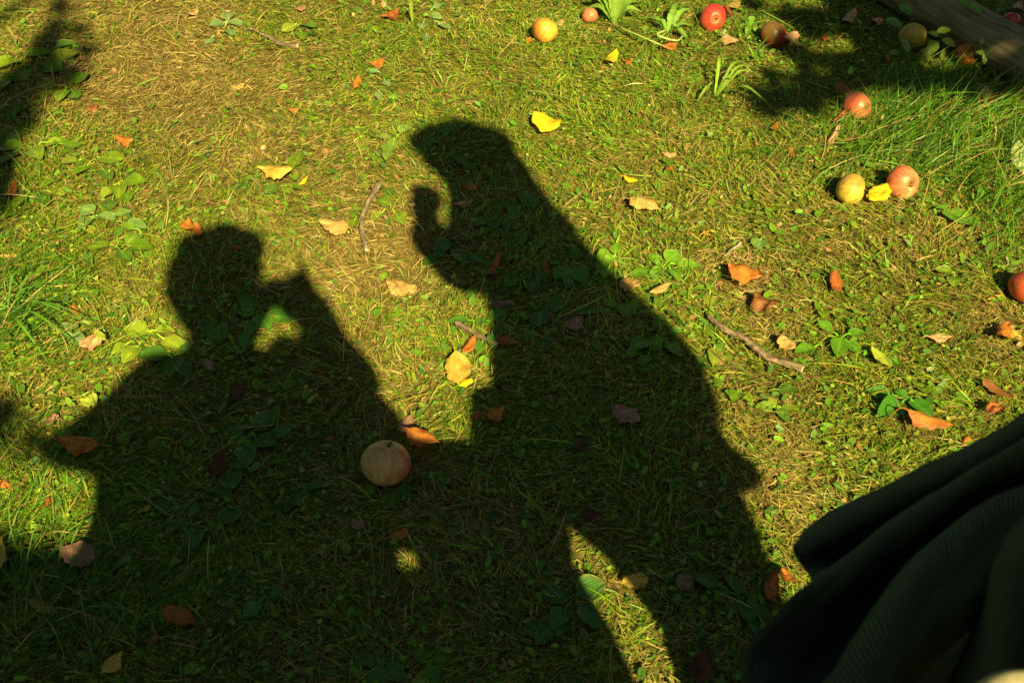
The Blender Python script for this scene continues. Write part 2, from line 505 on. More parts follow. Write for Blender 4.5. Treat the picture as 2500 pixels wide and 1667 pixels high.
# tint, centre x, y, length px, width px, angle (deg, counter-clockwise from right), outline, roll, label, extras
L_ = fallen_leaf
LEAVES = [
 ('orange',305,346,44,20,175,'ovate',-.9,'curled orange leaf alone on the dry straw grass left of centre top',{}),
 ('gold',679,436,84,36,172,'lance',-.8,'long yellow tan leaf with rolled edge, upper left, above the photographer\'s shadow',dict(lift=.02)),
 ('yellow',741,443,28,10,35,'lance',-.7,'tiny yellow sliver of leaf just right of the long yellow tan leaf',{}),
 ('tan',580,209,34,15,20,'oval',-.5,'small pale tan leaf on dry grass below the upper left twig',{}),
 ('orange',718,269,32,10,12,'lance',-1.2,'thin orange leaf on edge in the upper left dry grass',{}),
 ('rust',28,466,48,24,68,'strap',-1.0,'rust brown curled leaf at the left edge below the tree shade',{}),
 ('brown',227,259,30,16,10,'oval',-.4,'dull brown leaf scrap sunk in straw grass at upper left',dict(lift=.006)),
 ('rust',953,41,46,24,25,'lance',-1.0,'rusty leaf with pointed tail near the top edge beside a broadleaf weed',dict(stem=.012)),
 ('peach',940,16,22,14,-60,'oval',-.5,'small pinkish leaf touching the rusty leaf at the top edge',{}),
 ('orange',923,154,38,18,8,'oval',-.9,'small orange brown leaf on green grass above the long twig',{}),
 ('orange',871,204,36,19,65,'lance',-.8,'small bright orange leaf standing on its stem, top centre left',dict(stem=-.022)),
 ('yellow',1490,144,44,26,50,'round',-.8,'small curved bright yellow leaf below the two top apples',dict(spots=.05,arch=.9)),
 ('rust',1534,144,28,12,175,'lance',-.9,'small rust brown leaf right of the curved yellow leaf',{}),
 ('pale',1556,142,14,9,30,'oval',-.2,'tiny whitish leaf scrap beside the small rust brown leaf',{}),
 ('orange',1634,110,34,26,30,'ovate',-1.0,'crumpled orange leaf at the end of a long green flower stem',{}),
 ('yellow',1332,316,68,42,-22,'round',-.35,'large bright yellow leaf with freckles in the sunny grass above centre',dict(spots=.16,lift=.022,arch=.5)),
 ('yellow',1540,434,34,17,-12,'ovate',-.3,'small lemon yellow leaf with thin stem right of the head shadow',dict(stem=-.018,spots=.05)),
 ('tan',1572,505,76,32,-14,'strap',-.55,'curved tan leaf lying in sun right of the shoulder shadow',dict(arch=-.9,lift=.02,spots=.05,stem=.03)),
 ('peach',1634,372,36,13,0,'oval',-.5,'small faded brown leaf above the curved tan leaf',{}),
 ('rust',1635,404,22,14,30,'oval',-.5,'tiny rust scrap under the small faded brown leaf',{}),
 ('orange',1150,447,38,22,-5,'round',-.3,'orange brown oval leaf inside the hatted head shadow',{}),
 ('peach',1134,488,50,16,17,'lance',-.5,'narrow tan leaf inside the neck of the standing figure\'s shadow',dict(stem=-.01)),
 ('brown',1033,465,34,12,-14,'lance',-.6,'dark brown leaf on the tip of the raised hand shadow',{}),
 ('rust',1779,41,42,12,-70,'strap',-1.6,'narrow curled brown leaf leaning on the red apple at the top',dict(lift=.02)),
 ('olive',1790,22,32,18,20,'oval',-.9,'small brown leaf behind the red apple at the top edge',dict(lift=.02)),
 ('peach',1783,101,36,30,-40,'round',-.9,'pinkish tan shrivelled leaf below the red apple',dict(lift=.01)),
 ('pale',1767,84,26,18,70,'oval',-.5,'greyish leaf between the red apple and the shrivelled leaf',{}),
 ('peach',1927,97,42,24,25,'round',-1.0,'orange tan cupped leaf against the rotting dark apple',dict(lift=.02)),
 ('peach',2074,43,34,24,40,'round',-1.3,'crumpled whitish brown leaf in the shade between apples and beam',dict(spots=.3)),
 ('peach',2141,51,28,16,0,'oval',-.6,'faint tan leaf left of the shaded green apple',{}),
 ('rust',2017,87,20,14,-20,'oval',-.6,'small reddish leaf in tree shade right of the rotting apple',{}),
 ('brown',2056,228,36,26,-50,'ovate',-1.5,'curled brown leaf just above the half hidden pink apple',dict(lift=.02)),
 ('rust',2052,284,44,18,40,'lance',-1.0,'orange brown leaf tucked under the half hidden pink apple',{}),
 ('rust',1893,300,36,16,45,'lance',-1.4,'small twisted rust leaf below the upper right tree shade',{}),
 ('peach',2035,337,50,17,60,'strap',-.9,'upright wrinkled tan leaf below the half hidden pink apple',dict(stem=.02,lift=.02)),
 ('rust',1934,365,26,12,-75,'oval',-1.2,'tiny brown curled leaf in green grass left of the tan wrinkled leaf',{}),
 ('yellow',2146,480,60,42,30,'ovate',-.2,'bright yellow leaf between the yellow apple and the red apple',dict(spots=.05,lift=.022)),
 ('pale',2487,408,78,46,-72,'oval',-.25,'large pale grey green leaf cut by the right edge',dict(spots=0,lift=.03)),
 ('orange',1774,184,18,15,0,'oval',-.4,'small orange leaf scrap beside the broad arching grass blades',{}),
 ('orange',2166,141,14,22,0,'oval',-.4,'tiny orange leaf scrap in shade below the green apple',{}),
 ('peach',2370,300,26,11,10,'oval',-.6,'small orange brown leaf deep in the long grass at upper right',{}),
 ('orange',462,571,30,30,70,'ovate',-.5,'bright orange leaf on the corner of the photographer\'s head shadow, paler half',dict(lift=.03,side=.3)),
 ('orange',487,580,28,30,-70,'ovate',-.3,'bright orange leaf on the corner of the photographer\'s head shadow, darker half',dict(lift=.03,side=-.35)),
 ('rust',576,606,28,12,10,'oval',-.6,'small rusty leaf inside the photographer\'s head shadow',{}),
 ('tan',817,567,72,36,172,'ovate',-.45,'flat tan orange leaf with notched edge left of the long twig',dict(spots=.06,stem=-.008,lift=.02)),
 ('orange',183,760,36,18,-70,'lance',-1.3,'orange curled leaf among the long grass at the left edge',{}),
 ('mauve',135,584,16,12,0,'oval',-.2,'tiny brown disc leaf near the left edge above the long grass',{}),
 ('tan',21,619,50,9,5,'strap',-.8,'long thin tan leaf at the far left edge',{}),
 ('peach',228,838,66,40,25,'ovate',-.35,'pale peach triangular leaf left of the photographer\'s shadow',dict(spots=0,lift=.022)),
 ('lime',252,832,40,22,-50,'ovate',-.3,'yellow green leaf overlapping the pale peach triangular leaf',dict(spots=0,lift=.03,stem=.015)),
 ('lime',223,991,44,34,10,'round',-.4,'round yellow green leaf at the shadow edge left of the photographer\'s arm',dict(spots=0,lift=.022)),
 ('mauve',511,890,36,27,-65,'ovate',-.3,'small mauve brown leaf inside the photographer\'s shoulder shadow',{}),
 ('mauve',129,1025,40,24,15,'ovate',-.3,'small mauve leaf in the left patch beside the shadowed sleeve',{}),
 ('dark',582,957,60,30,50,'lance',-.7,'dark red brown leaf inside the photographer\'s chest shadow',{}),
 ('rust',782,912,22,20,0,'round',-.4,'small rust leaf in the right sleeve of the photographer\'s shadow',{}),
 ('orange',201,1107,110,46,175,'lance',-.6,'long orange yellow leaf half lit at the edge of the lower left sun patch',dict(lift=.026,spots=.12)),
 ('brown',431,1077,32,11,5,'lance',-.8,'thin brown leaf in shadow left of the shaded weed rosette',{}),
 ('rust',805,1060,20,12,10,'oval',-.6,'tiny rust scrap in shadow left of the near apple',{}),
 ('rust',1242,844,64,26,-28,'lance',-.9,'rust brown leaf stuck to the right end of the split stick',dict(lift=.02)),
 ('orange',1146,842,50,24,52,'ovate',-1.0,'orange leaf tucked under the split stick',dict(lift=.012)),
 ('gold',1118,907,70,66,-80,'round',-.22,'large mottled yellow leaf with upright stem between the two shadows',dict(stem=.05,lift=.022,spots=.12)),
 ('yellow',1136,932,40,18,8,'round',-.3,'small yellow leaf peeking from under the large mottled yellow leaf',dict(lift=.012)),
 ('rust',1210,648,58,15,58,'strap',-1.5,'narrow rolled orange leaf inside the standing figure\'s torso shadow',dict(lift=.02)),
 ('rust',1334,655,30,18,-70,'ovate',-.7,'small rust leaf touching a blue green weed leaf in the torso shadow',{}),
 ('mauve',1405,786,42,34,25,'ovate',-.4,'brown squarish leaf in shade near the right edge of the torso shadow',{}),
 ('rust',1174,1015,40,28,-20,'ovate',-.8,'red brown leaf, left one of the pair in the bright wedge',{}),
 ('orange',1212,1023,46,36,30,'ovate',-.7,'orange leaf, right one of the pair half in the figure\'s shadow',dict(lift=.022)),
 ('tan',1538,701,50,36,-20,'ovate',-.4,'yellow tan leaf with folded corner right of the figure\'s waist shadow',dict(spots=.08,lift=.022)),
 ('tan',1611,713,54,20,18,'lance',-.9,'tan leaf folded lengthwise above a green weed leaf',dict(lift=.022)),
 ('mauve',1529,1029,76,48,-38,'ovate',-.45,'large brown leaf in the middle of the figure\'s coat shadow',dict(lift=.022,spots=.08)),
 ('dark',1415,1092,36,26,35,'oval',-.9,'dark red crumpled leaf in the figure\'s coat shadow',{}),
 ('mauve',990,1033,58,36,65,'ovate',-.5,'purplish brown leaf above the near apple at the wedge edge',{}),
 ('orange',1029,1082,92,40,-18,'lance',-.7,'orange brown folded leaf just right of the near apple',dict(lift=.026,spots=.15)),
 ('tan',979,701,78,40,-8,'oval',-.9,'bleached shrivelled leaf clump between the two figures\' shadows',dict(lift=.006,spots=.3)),
 ('gold',1733,563,32,20,15,'round',-.3,'small yellow tan leaf with short stem in the right hand sun',dict(stem=.012,spots=.05)),
 ('orange',1813,677,86,46,-14,'ovate',-.6,'large bright orange leaf with ragged lower edge on the right',dict(lift=.022,spots=.2)),
 ('rust',2038,701,48,32,-78,'strap',-.5,'upright red brown leaf with straight sides on the right',dict(lift=.024)),
 ('brown',1865,752,60,40,-30,'round',-1.2,'dark dry crumpled leaf clump above the long stick',dict(lift=.008,spots=.4)),
 ('tan',1922,848,46,36,-45,'ovate',-.7,'tan folded leaf right of the middle of the long stick',dict(lift=.02,stem=-.012)),
 ('lime',2148,884,76,28,-50,'lance',-.35,'yellow green pointed leaf with dark spots on the right',dict(spots=.12,lift=.024)),
 ('pale',2274,895,38,15,45,'lance',-.3,'small silvery green leaf right of the spotted yellow green leaf',dict(spots=0)),
 ('orange',2256,1046,118,30,-14,'strap',-1.1,'long curled orange leaf below the two dark green weed leaves',dict(lift=.024,spots=.15,stem=.03)),
 ('peach',2294,821,66,24,5,'lance',-.6,'salmon coloured flat leaf at middle right',dict(stem=-.012,spots=.05)),
 ('orange',2446,824,44,38,60,'ovate',-1.0,'bright orange cupped leaf near the right edge',dict(lift=.024,spots=.02)),
 ('gold',2476,836,44,24,-55,'lance',-.8,'golden folded leaf with long stem joined to the bright orange cupped leaf',dict(lift=.024,spots=.0,stem=-.02)),
 ('brown',2430,962,86,20,-40,'strap',-1.0,'dark brown long leaf slanting above the coat at right',dict(lift=.02)),
 ('rust',2427,1009,42,30,-35,'ovate',-1.1,'red brown curled leaf close above the dark coat',dict(lift=.02)),
 ('orange',2363,1078,22,24,80,'oval',-.5,'tiny orange leaf touching the edge of the dark coat',{}),
 ('gold',2428,727,34,13,12,'lance',-.5,'small yellow leaf left of the red apple at the right edge',{}),
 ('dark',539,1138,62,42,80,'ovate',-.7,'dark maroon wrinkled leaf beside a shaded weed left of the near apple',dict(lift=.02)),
 ('mauve',203,1369,80,70,-15,'round',-.12,'large round greyish pink leaf lying flat in the lower left shade',dict(lift=.028,spots=.03,stem=-.025)),
 ('gold',5,1382,112,44,80,'lance',-.4,'yellow leaf cut by the left edge in the lower left shade',dict(lift=.028,spots=.05,stem=.02)),
 ('olive',113,1492,74,30,-22,'lance',-1.0,'olive brown curled leaf in the dark lower left corner',dict(lift=.02)),
 ('rust',448,1522,84,46,-22,'ovate',-.8,'brown leaf with yellow base and long bent stem at lower left',dict(lift=.024,stem=-.0,spots=.2)),
 ('brown',379,1566,36,22,35,'oval',-1.2,'small brown cupped leaf left of the long stemmed brown leaf',{}),
 ('gold',284,1636,78,38,50,'lance',-.7,'orange yellow twisted leaf at the bottom edge, lower left',dict(lift=.024,spots=.08)),
 ('gold',358,1240,34,16,15,'lance',-.7,'small pale yellow leaf scrap with red stem in the left shade',dict(stem=.02)),
 ('rust',113,1236,34,20,60,'ovate',-.9,'rust leaf in the lower left sun patch of clover',{}),
 ('orange',10,1180,34,22,-25,'ovate',-.8,'orange leaf at the left edge of the clover sun patch',{}),
 ('mauve',436,1423,19,14,10,'round',-.3,'tiny mauve leaf scrap in the lower left shade',{}),
 ('orange',976,1304,50,30,20,'ovate',-.5,'orange brown leaf with bent stem below the near apple',dict(stem=-.028)),
 ('gold',1550,1428,64,40,8,'round',-.2,'golden oval leaf with black specks right of the light strip',dict(lift=.026,spots=.08,seed=4)),
 ('dark',1447,1256,52,26,-10,'ovate',-.8,'dark red leaf at the top of the light strip',{}),
 ('mauve',873,1278,34,30,0,'round',-.3,'dim mauve leaf in shade left of the orange brown leaf below the apple',{}),
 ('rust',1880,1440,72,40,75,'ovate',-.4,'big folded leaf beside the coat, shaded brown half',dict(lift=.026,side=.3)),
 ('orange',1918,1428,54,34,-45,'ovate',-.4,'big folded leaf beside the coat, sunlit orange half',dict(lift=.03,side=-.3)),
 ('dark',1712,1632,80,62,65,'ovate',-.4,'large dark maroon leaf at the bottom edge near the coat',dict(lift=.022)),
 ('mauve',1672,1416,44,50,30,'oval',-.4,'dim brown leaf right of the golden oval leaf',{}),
 ('mauve',734,21,26,14,20,'oval',-.4,'small brown leaf by the upper left twig at the top',{}),
 ('peach',1368,57,20,12,30,'oval',-.5,'tiny pinkish leaf touching the right side of the orange apple',{}),
 ('orange',1291,100,14,16,60,'oval',-.5,'tiny orange scrap at the lower left of the orange apple',{}),
 ('peach',2488,30,40,34,50,'round',-1.0,'orange brown leaf at the upper right corner behind the beam',dict(lift=.03)),
 ('rust',2410,243,40,16,-20,'oval',-1.0,'dark brown leaf under the pale apple in the long grass',{}),
 ('peach',470,30,26,14,20,'oval',-.5,'small pale brown leaf near the top edge, upper left',{}),
 ('mauve',1226,736,54,12,3,'strap',-1.3,'short straight brown leaf roll lying level in the waist shadow',dict(spots=.1)),
]
for t in LEAVES:
    tint, x, y, l, w, dg_, shp, rl, lab, ex = t
    L_(tint, x, y, l, w, dg_, shp, rl, lab, **ex)

# ---------------------------------------------------------------- broadleaf weeds (plantain rosettes)
def weed_leaf(parent, root, base, tip, width, col, seed, lift=0.007, stemlen=0.3, kind='ovate'):
    base, tip = Vector(base), Vector(tip)
    d = tip - base; L = d.length; ang = math.atan2(d.y, d.x)
    bl = L * (1 - stemlen)
    cen = base + d * (stemlen + (1 - stemlen) / 2)
    P, S, T = leaf_points(bl, width, kind, rnd.uniform(.15, .7), rnd.uniform(-.7, .3), rnd.uniform(-.5, .5), 0.10, 0.08, seed, 13, 9)
    P[..., 2] -= P[..., 2].min()
    P = place_frame(P, (cen.x, cen.y, gz(cen) + lift + rnd.uniform(0, .008)), ang, rnd.uniform(-.05, .14), rnd.uniform(-.22, .22))
    g = ground_z(P[..., 0], P[..., 1]); low = (P[..., 2] - g).min()
    if low < 0.005: P[..., 2] += 0.005 - low
    c = np.array(col)[None, None, :] * (0.92 + 0.35 * (fbm(S * 3 + seed, T * 2, 3, 2)[..., None] - .4))
    c = c * (1 + 0.35 * np.exp(-(T / .08) ** 2)[..., None])
    # slight yellowing at the rim of some
    rim = (np.abs(T) > .9)[..., None] * (0.5 if seed % 3 < 1 else 0.0)
    c = c * (1 - rim) + np.array((.30, .32, .05)) * rim
    o = grid_mesh('leaf', P, M_GREEN, np.clip(c, 0, .9), parent=parent, offset=root)
    if stemlen > 0.12:
        p0 = Vector(P[0].mean(0)); b0 = Vector((base.x, base.y, gz(base) + .003))
        m_ = (p0 + b0) / 2 + Vector((0, 0, .006))
        stalk(o, root, [b0, m_, p0 + (p0 - m_).normalized() * .004], .0016, np.array(col) * 1.5, 'leaf_stalk')
    KEEP_OUT.append((cen.x, cen.y, bl * .42, width * .42, ang, 0.72))
    return o
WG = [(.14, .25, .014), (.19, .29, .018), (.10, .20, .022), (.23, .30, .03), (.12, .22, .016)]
def weed(cx, cy, label, leaves, tint=None, name='broadleaf_plant', wr=.70, kind='ovate', stemlen=.3):
    """leaves: (x, y, length px of the blade) of each leaf's middle"""
    g = ground(cx, cy); root = Vector((g.x, g.y, gz(g)))
    e = empty(name, root, label, 'weed', 'broadleaf weeds in the lawn')
    for i, (x, y, l) in enumerate(leaves):
        mid = ground(x, y, .015)
        d = mid - root; d.z = 0
        if d.length < .012: d = Vector((rnd.uniform(-1, 1), rnd.uniform(-1, 1), 0))
        d.normalize()
        L = l / FPX * ((CAM_H) * SP + mid.y * CP) * 1.32
        tip = mid + d * L * .5; base = mid - d * L * (.5 + .45)
        dist = (Vector((mid.x, mid.y, 0)) - Vector((root.x, root.y, 0))).length
        if dist < L * 1.1: base = Vector((root.x, root.y, 0))
        full = (tip - base).length
        sl_ = max(0.13, 1 - L / full)
        c = np.array(tint if tint else WG[(i + int(cx)) % 5]) * rnd.uniform(.85, 1.2)
        weed_leaf(e, root, base, tip, L * wr * rnd.uniform(.85, 1.1), c, (cx + i * 7.7) % 40, stemlen=sl_, kind=kind)
    return e
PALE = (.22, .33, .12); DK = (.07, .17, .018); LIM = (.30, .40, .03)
WEEDS = [
 (60,150,'cluster of broad green leaves in the tree shade at the top left edge',[(89,131,52),(21,152,60),(20,185,46),(156,131,60),(130,165,50),(60,175,44),(0,205,50),(160,108,40)],None),
 (170,215,'small broadleaf weed with a sunlit leaf at the rim of the upper left tree shade',[(191,190,46),(150,228,40),(182,226,36),(110,200,40)],None),
 (20,300,'broadleaf weed hugging the left edge between two tree shade patches',[(10,290,48),(35,268,34),(30,330,50)],DK),
 (70,360,'spreading broadleaf weed at the left edge below the tree shade',[(32,355,62),(89,376,60),(20,385,44),(135,346,36),(175,351,36),(148,343,30)],None),
 (235,395,'broadleaf weed with two long leaves in sunny dry grass at left',[(199,413,40),(273,388,54),(262,424,46),(170,392,34)],None),
 (90,465,'broadleaf weed with three leaves above the left edge rust leaf',[(117,440,44),(46,493,46),(103,486,46),(140,470,38)],None),
 (295,455,'compact broadleaf weed with overlapping leaves, middle left in the sun',[(330,447,46),(291,468,50),(265,500,44),(262,470,36),(310,482,34)],None),
 (235,535,'broadleaf weed with smooth pale leaves above the left long grass',[(220,518,44),(213,540,50),(256,528,44),(333,550,50),(300,520,34)],(.17,.29,.07)),
 (690,465,'broadleaf weed half under the long yellow tan leaf',[(649,408,34),(727,390,44),(667,463,40),(700,465,36),(720,462,34)],None),
 (607,452,'single small dark weed leaf left of the long yellow tan leaf',[(599,450,30)],DK),
 (553,60,'pale broadleaf weed near the top edge left of the upper twig',[(530,55,34),(575,52,34),(555,35,32),(562,75,32),(508,92,26)],PALE),
 (728,66,'broadleaf weed near the top edge right of the upper twig',[(709,62,40),(750,60,40),(735,82,36)],None),
 (1040,45,'pale leaved broadleaf weed near the top edge left of the orange apple',[(1061,39,34),(1030,60,34),(1085,62,36),(1041,92,28),(1070,18,24)],PALE),
 (930,190,'small pale broadleaf weed above the long twig',[(914,177,32),(945,200,26),(925,235,26)],PALE),
 (965,345,'broadleaf weed with pale folded leaves left of the hat shadow',[(988,309,34),(958,352,40),(962,236,32),(945,382,30),(940,330,30)],(.22,.33,.05)),
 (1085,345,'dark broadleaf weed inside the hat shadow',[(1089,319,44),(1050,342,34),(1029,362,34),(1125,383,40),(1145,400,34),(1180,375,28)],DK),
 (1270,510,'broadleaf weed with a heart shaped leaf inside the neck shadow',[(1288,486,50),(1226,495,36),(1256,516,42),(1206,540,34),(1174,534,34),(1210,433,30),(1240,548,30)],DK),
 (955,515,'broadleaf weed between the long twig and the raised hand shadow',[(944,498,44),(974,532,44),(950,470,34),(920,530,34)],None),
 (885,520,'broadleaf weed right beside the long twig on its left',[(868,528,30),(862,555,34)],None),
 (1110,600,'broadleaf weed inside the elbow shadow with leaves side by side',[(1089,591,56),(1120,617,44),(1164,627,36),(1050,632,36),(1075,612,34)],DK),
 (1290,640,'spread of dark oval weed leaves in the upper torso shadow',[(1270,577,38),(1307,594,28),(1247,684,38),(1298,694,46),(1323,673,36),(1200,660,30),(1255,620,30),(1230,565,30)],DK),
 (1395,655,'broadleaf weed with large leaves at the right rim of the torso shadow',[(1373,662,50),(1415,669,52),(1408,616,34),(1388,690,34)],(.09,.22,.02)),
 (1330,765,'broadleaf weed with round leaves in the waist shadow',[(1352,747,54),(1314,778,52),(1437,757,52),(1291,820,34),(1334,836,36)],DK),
 (1195,790,'broadleaf weed under the split stick at the shadow edge',[(1206,770,60),(1173,780,34),(1118,783,40),(1171,845,36),(1205,835,40)],(.09,.22,.02)),
 (1500,630,'bright broadleaf weed just right of the torso shadow',[(1486,622,52),(1470,640,34),(1480,660,34),(1505,600,30)],(.17,.33,.02)),
 (1625,650,'broadleaf weed with many fresh leaves right of the torso shadow',[(1564,659,48),(1607,652,36),(1639,627,46),(1648,667,40),(1684,641,48),(1600,625,34)],(.15,.31,.02)),
 (1614,735,'single green weed leaf under the folded tan leaf',[(1614,735,38)],None),
 (1550,775,'broadleaf weed with lit pointed leaves at the waist shadow edge',[(1532,755,46),(1550,740,30),(1488,735,30)],(.16,.33,.02)),
 (1605,830,'broadleaf weed split by the edge of the coat shadow',[(1561,845,50),(1612,786,40),(1602,838,44),(1645,857,46),(1540,866,30),(1575,880,36),(1650,810,34)],(.14,.30,.02)),
 (1742,850,'broadleaf weed below the left end of the long stick',[(1740,840,44),(1744,866,44),(1712,878,36)],None),
 (1733,710,'broadleaf weed below the large bright orange leaf',[(1733,724,38),(1751,666,32),(1712,700,34),(1735,765,28)],None),
 (1857,590,'single oval weed leaf right of the small grey twig',[(1857,586,46)],(.17,.30,.07)),
 (2050,830,'broadleaf weed with one large glossy leaf right of the tan folded leaf',[(1966,848,46),(2049,843,60),(2091,812,36),(2085,845,38),(2015,790,34)],(.12,.29,.015)),
 (2210,985,'broadleaf weed with two large dark leaves above the long curled leaf',[(2170,1002,70),(2243,998,64),(2145,957,44),(2200,965,26)],(.06,.20,.015)),
 (1890,1005,'broadleaf weed with rounded leaves between coat shadow and coat',[(1865,995,34),(1928,997,36),(1911,1013,38),(1885,980,26)],None),
 (1800,965,'broadleaf weed flush in the grass right of the coat shadow edge',[(1797,967,40),(1820,975,34),(1925,950,40)],None),
 (2000,745,'small broadleaf weed under the upright red brown leaf',[(1999,747,26),(2010,765,28),(1975,786,24)],None),
 (2325,680,'small broadleaf weed left of the red apple at the right edge',[(2329,686,36),(2305,662,34),(2430,600,40)],None),
 (2430,440,'upright broadleaf weed in long grass near the right edge',[(2427,425,46),(2400,470,34)],(.14,.32,.04)),
 (2285,515,'broadleaf weed with a long ribbed leaf below the red apple pair',[(2278,502,46),(2335,527,90),(2255,480,30)],(.15,.32,.03)),
 (2135,330,'broadleaf weed in grass below the half hidden pink apple',[(2110,340,40),(2150,330,36),(2130,362,34)],None),
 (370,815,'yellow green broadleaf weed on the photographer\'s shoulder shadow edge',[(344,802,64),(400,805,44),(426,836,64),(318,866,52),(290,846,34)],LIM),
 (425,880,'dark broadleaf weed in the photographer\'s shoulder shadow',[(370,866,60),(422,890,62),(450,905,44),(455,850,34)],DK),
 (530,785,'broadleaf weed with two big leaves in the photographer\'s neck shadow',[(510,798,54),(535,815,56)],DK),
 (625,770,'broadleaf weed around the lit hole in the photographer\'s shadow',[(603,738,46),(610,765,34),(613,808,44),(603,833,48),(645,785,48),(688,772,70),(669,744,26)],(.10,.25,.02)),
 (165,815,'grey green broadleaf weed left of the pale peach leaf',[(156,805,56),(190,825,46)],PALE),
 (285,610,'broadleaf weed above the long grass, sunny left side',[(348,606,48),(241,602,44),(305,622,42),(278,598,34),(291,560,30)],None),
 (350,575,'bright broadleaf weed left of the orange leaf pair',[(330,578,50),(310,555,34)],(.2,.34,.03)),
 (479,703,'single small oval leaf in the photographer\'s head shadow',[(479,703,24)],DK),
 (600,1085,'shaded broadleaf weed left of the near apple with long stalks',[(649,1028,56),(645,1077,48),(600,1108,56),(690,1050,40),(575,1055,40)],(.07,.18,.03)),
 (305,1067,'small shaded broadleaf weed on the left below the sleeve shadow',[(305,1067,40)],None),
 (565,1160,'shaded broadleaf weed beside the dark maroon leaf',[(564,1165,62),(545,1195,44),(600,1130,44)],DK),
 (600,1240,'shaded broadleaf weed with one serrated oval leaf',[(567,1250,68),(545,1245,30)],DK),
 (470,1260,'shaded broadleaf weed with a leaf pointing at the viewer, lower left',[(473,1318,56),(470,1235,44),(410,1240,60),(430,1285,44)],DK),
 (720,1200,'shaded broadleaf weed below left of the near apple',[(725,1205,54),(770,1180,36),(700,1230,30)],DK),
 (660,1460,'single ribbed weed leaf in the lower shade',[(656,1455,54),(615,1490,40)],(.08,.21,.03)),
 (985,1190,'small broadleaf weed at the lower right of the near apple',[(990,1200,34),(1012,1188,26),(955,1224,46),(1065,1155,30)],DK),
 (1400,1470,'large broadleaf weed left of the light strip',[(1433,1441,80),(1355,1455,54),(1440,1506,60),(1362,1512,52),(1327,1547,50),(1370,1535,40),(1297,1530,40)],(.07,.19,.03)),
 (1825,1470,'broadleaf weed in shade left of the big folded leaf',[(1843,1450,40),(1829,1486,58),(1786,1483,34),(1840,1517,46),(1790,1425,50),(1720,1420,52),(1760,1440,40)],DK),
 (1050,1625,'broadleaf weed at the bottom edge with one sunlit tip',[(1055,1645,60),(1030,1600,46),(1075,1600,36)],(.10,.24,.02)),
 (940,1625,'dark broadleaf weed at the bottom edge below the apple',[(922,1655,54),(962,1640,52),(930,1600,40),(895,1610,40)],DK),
]
for cx, cy, lab, lv, tint in WEEDS:
    weed(cx, cy, lab, lv, tint)

def strap_plant(cx, cy, label, tips, wpx, col, name, cat='weed', lift=.03, arch=1.0, group='broadleaf weeds in the lawn'):
    """rosette of long blades that rise and arch; tips in photo pixels with their height above ground"""
    g = ground(cx, cy); root = Vector((g.x, g.y, gz(g)))
    e = empty(name, root, label, cat, group)
    for i, (x, y, h) in enumerate(tips):
        tip = ground(x, y, h)
        d = tip - root; L = d.length
        mid = root + d * .5 + Vector((0, 0, lift * arch + L * .12))
        path = smooth_path([root, root + (mid - root) * .5 + Vector((0, 0, .006)), mid, tip], 5)
        n = len(path); W = wpx / FPX * 2.6
        hd = Vector((-d.y, d.x, 0)).normalized()
        rows = []
        for k, p in enumerate(path):
            s = k / (n - 1)
            w = W * .5 * (0.22 + 0.78 * math.sin(math.pi * min(1, s * .62 + .08 + (s ** 6) * .3)) ** 1.0) * (1 if s < .8 else max(.03, (1 - s) / .2) ** .6)
            w *= 1 + .15 * math.sin(k * 2.3 + i)
            rows.append([list(p - hd * w + Vector((0, 0, w * .35))), list(p), list(p + hd * w + Vector((0, 0, w * .35)))])
        P = np.array(rows)
        c = np.broadcast_to(np.array(col) * rnd.uniform(.8, 1.2), P.shape).copy()
        c[:, 1] *= 1.35
        grid_mesh('leaf', P, M_GREEN, c, parent=e, offset=root)
    return e
strap_plant(1500,62,'pale green dandelion like rosette behind the pink apple at the top edge',
   [(1425,-8,.05),(1445,-20,.08),(1475,-35,.10),(1505,-40,.11),(1535,-30,.10),(1562,5,.06),(1568,30,.04),(1420,25,.03),(1590,-10,.06)],26,(.22,.36,.05),'dandelion_rosette',lift=.02)
strap_plant(1630,85,'light green rosette with splayed leaves left of the red apple',
   [(1660,70,.02),(1600,50,.03),(1640,30,.05),(1680,95,.02),(1570,45,.02),(1700,70,.01),(1690,20,.04),(1655,5,.05)],17,(.19,.34,.05),'dandelion_rosette',lift=.015)
strap_plant(1008,62,'two upright pale blades of a weed near the top edge',[(1000,5,.08),(1030,8,.07),(985,40,.03)],13,(.26,.36,.05),'dandelion_rosette')
strap_plant(1745,235,'tuft of broad arching grass blades below the red apple',
   [(1825,150,.05),(1850,165,.04),(1755,135,.05),(1700,250,.01),(1890,268,.02),(1720,225,.02),(1865,185,.03),(1790,200,.03)],9,(.22,.36,.03),'broad_grass_tuft','grass tuft',group='broad grass tufts')
strap_plant(1830,75,'light green serrated weed between red apple and rotting apple',
   [(1815,50,.02),(1845,58,.02),(1820,90,.01),(1835,40,.04),(1800,70,.01),(1850,85,.01)],18,(.16,.33,.03),'dandelion_rosette',lift=.01)
strap_plant(15,775,'coarse dark green grass tuft at the left edge',
   [(215,695,.03),(175,650,.04),(265,800,.01),(205,850,.005),(200,780,.015),(-30,850,.01),(150,705,.03),(90,640,.05),(130,900,.005)],5,(.10,.25,.02),'broad_grass_tuft','grass tuft',group='broad grass tufts')
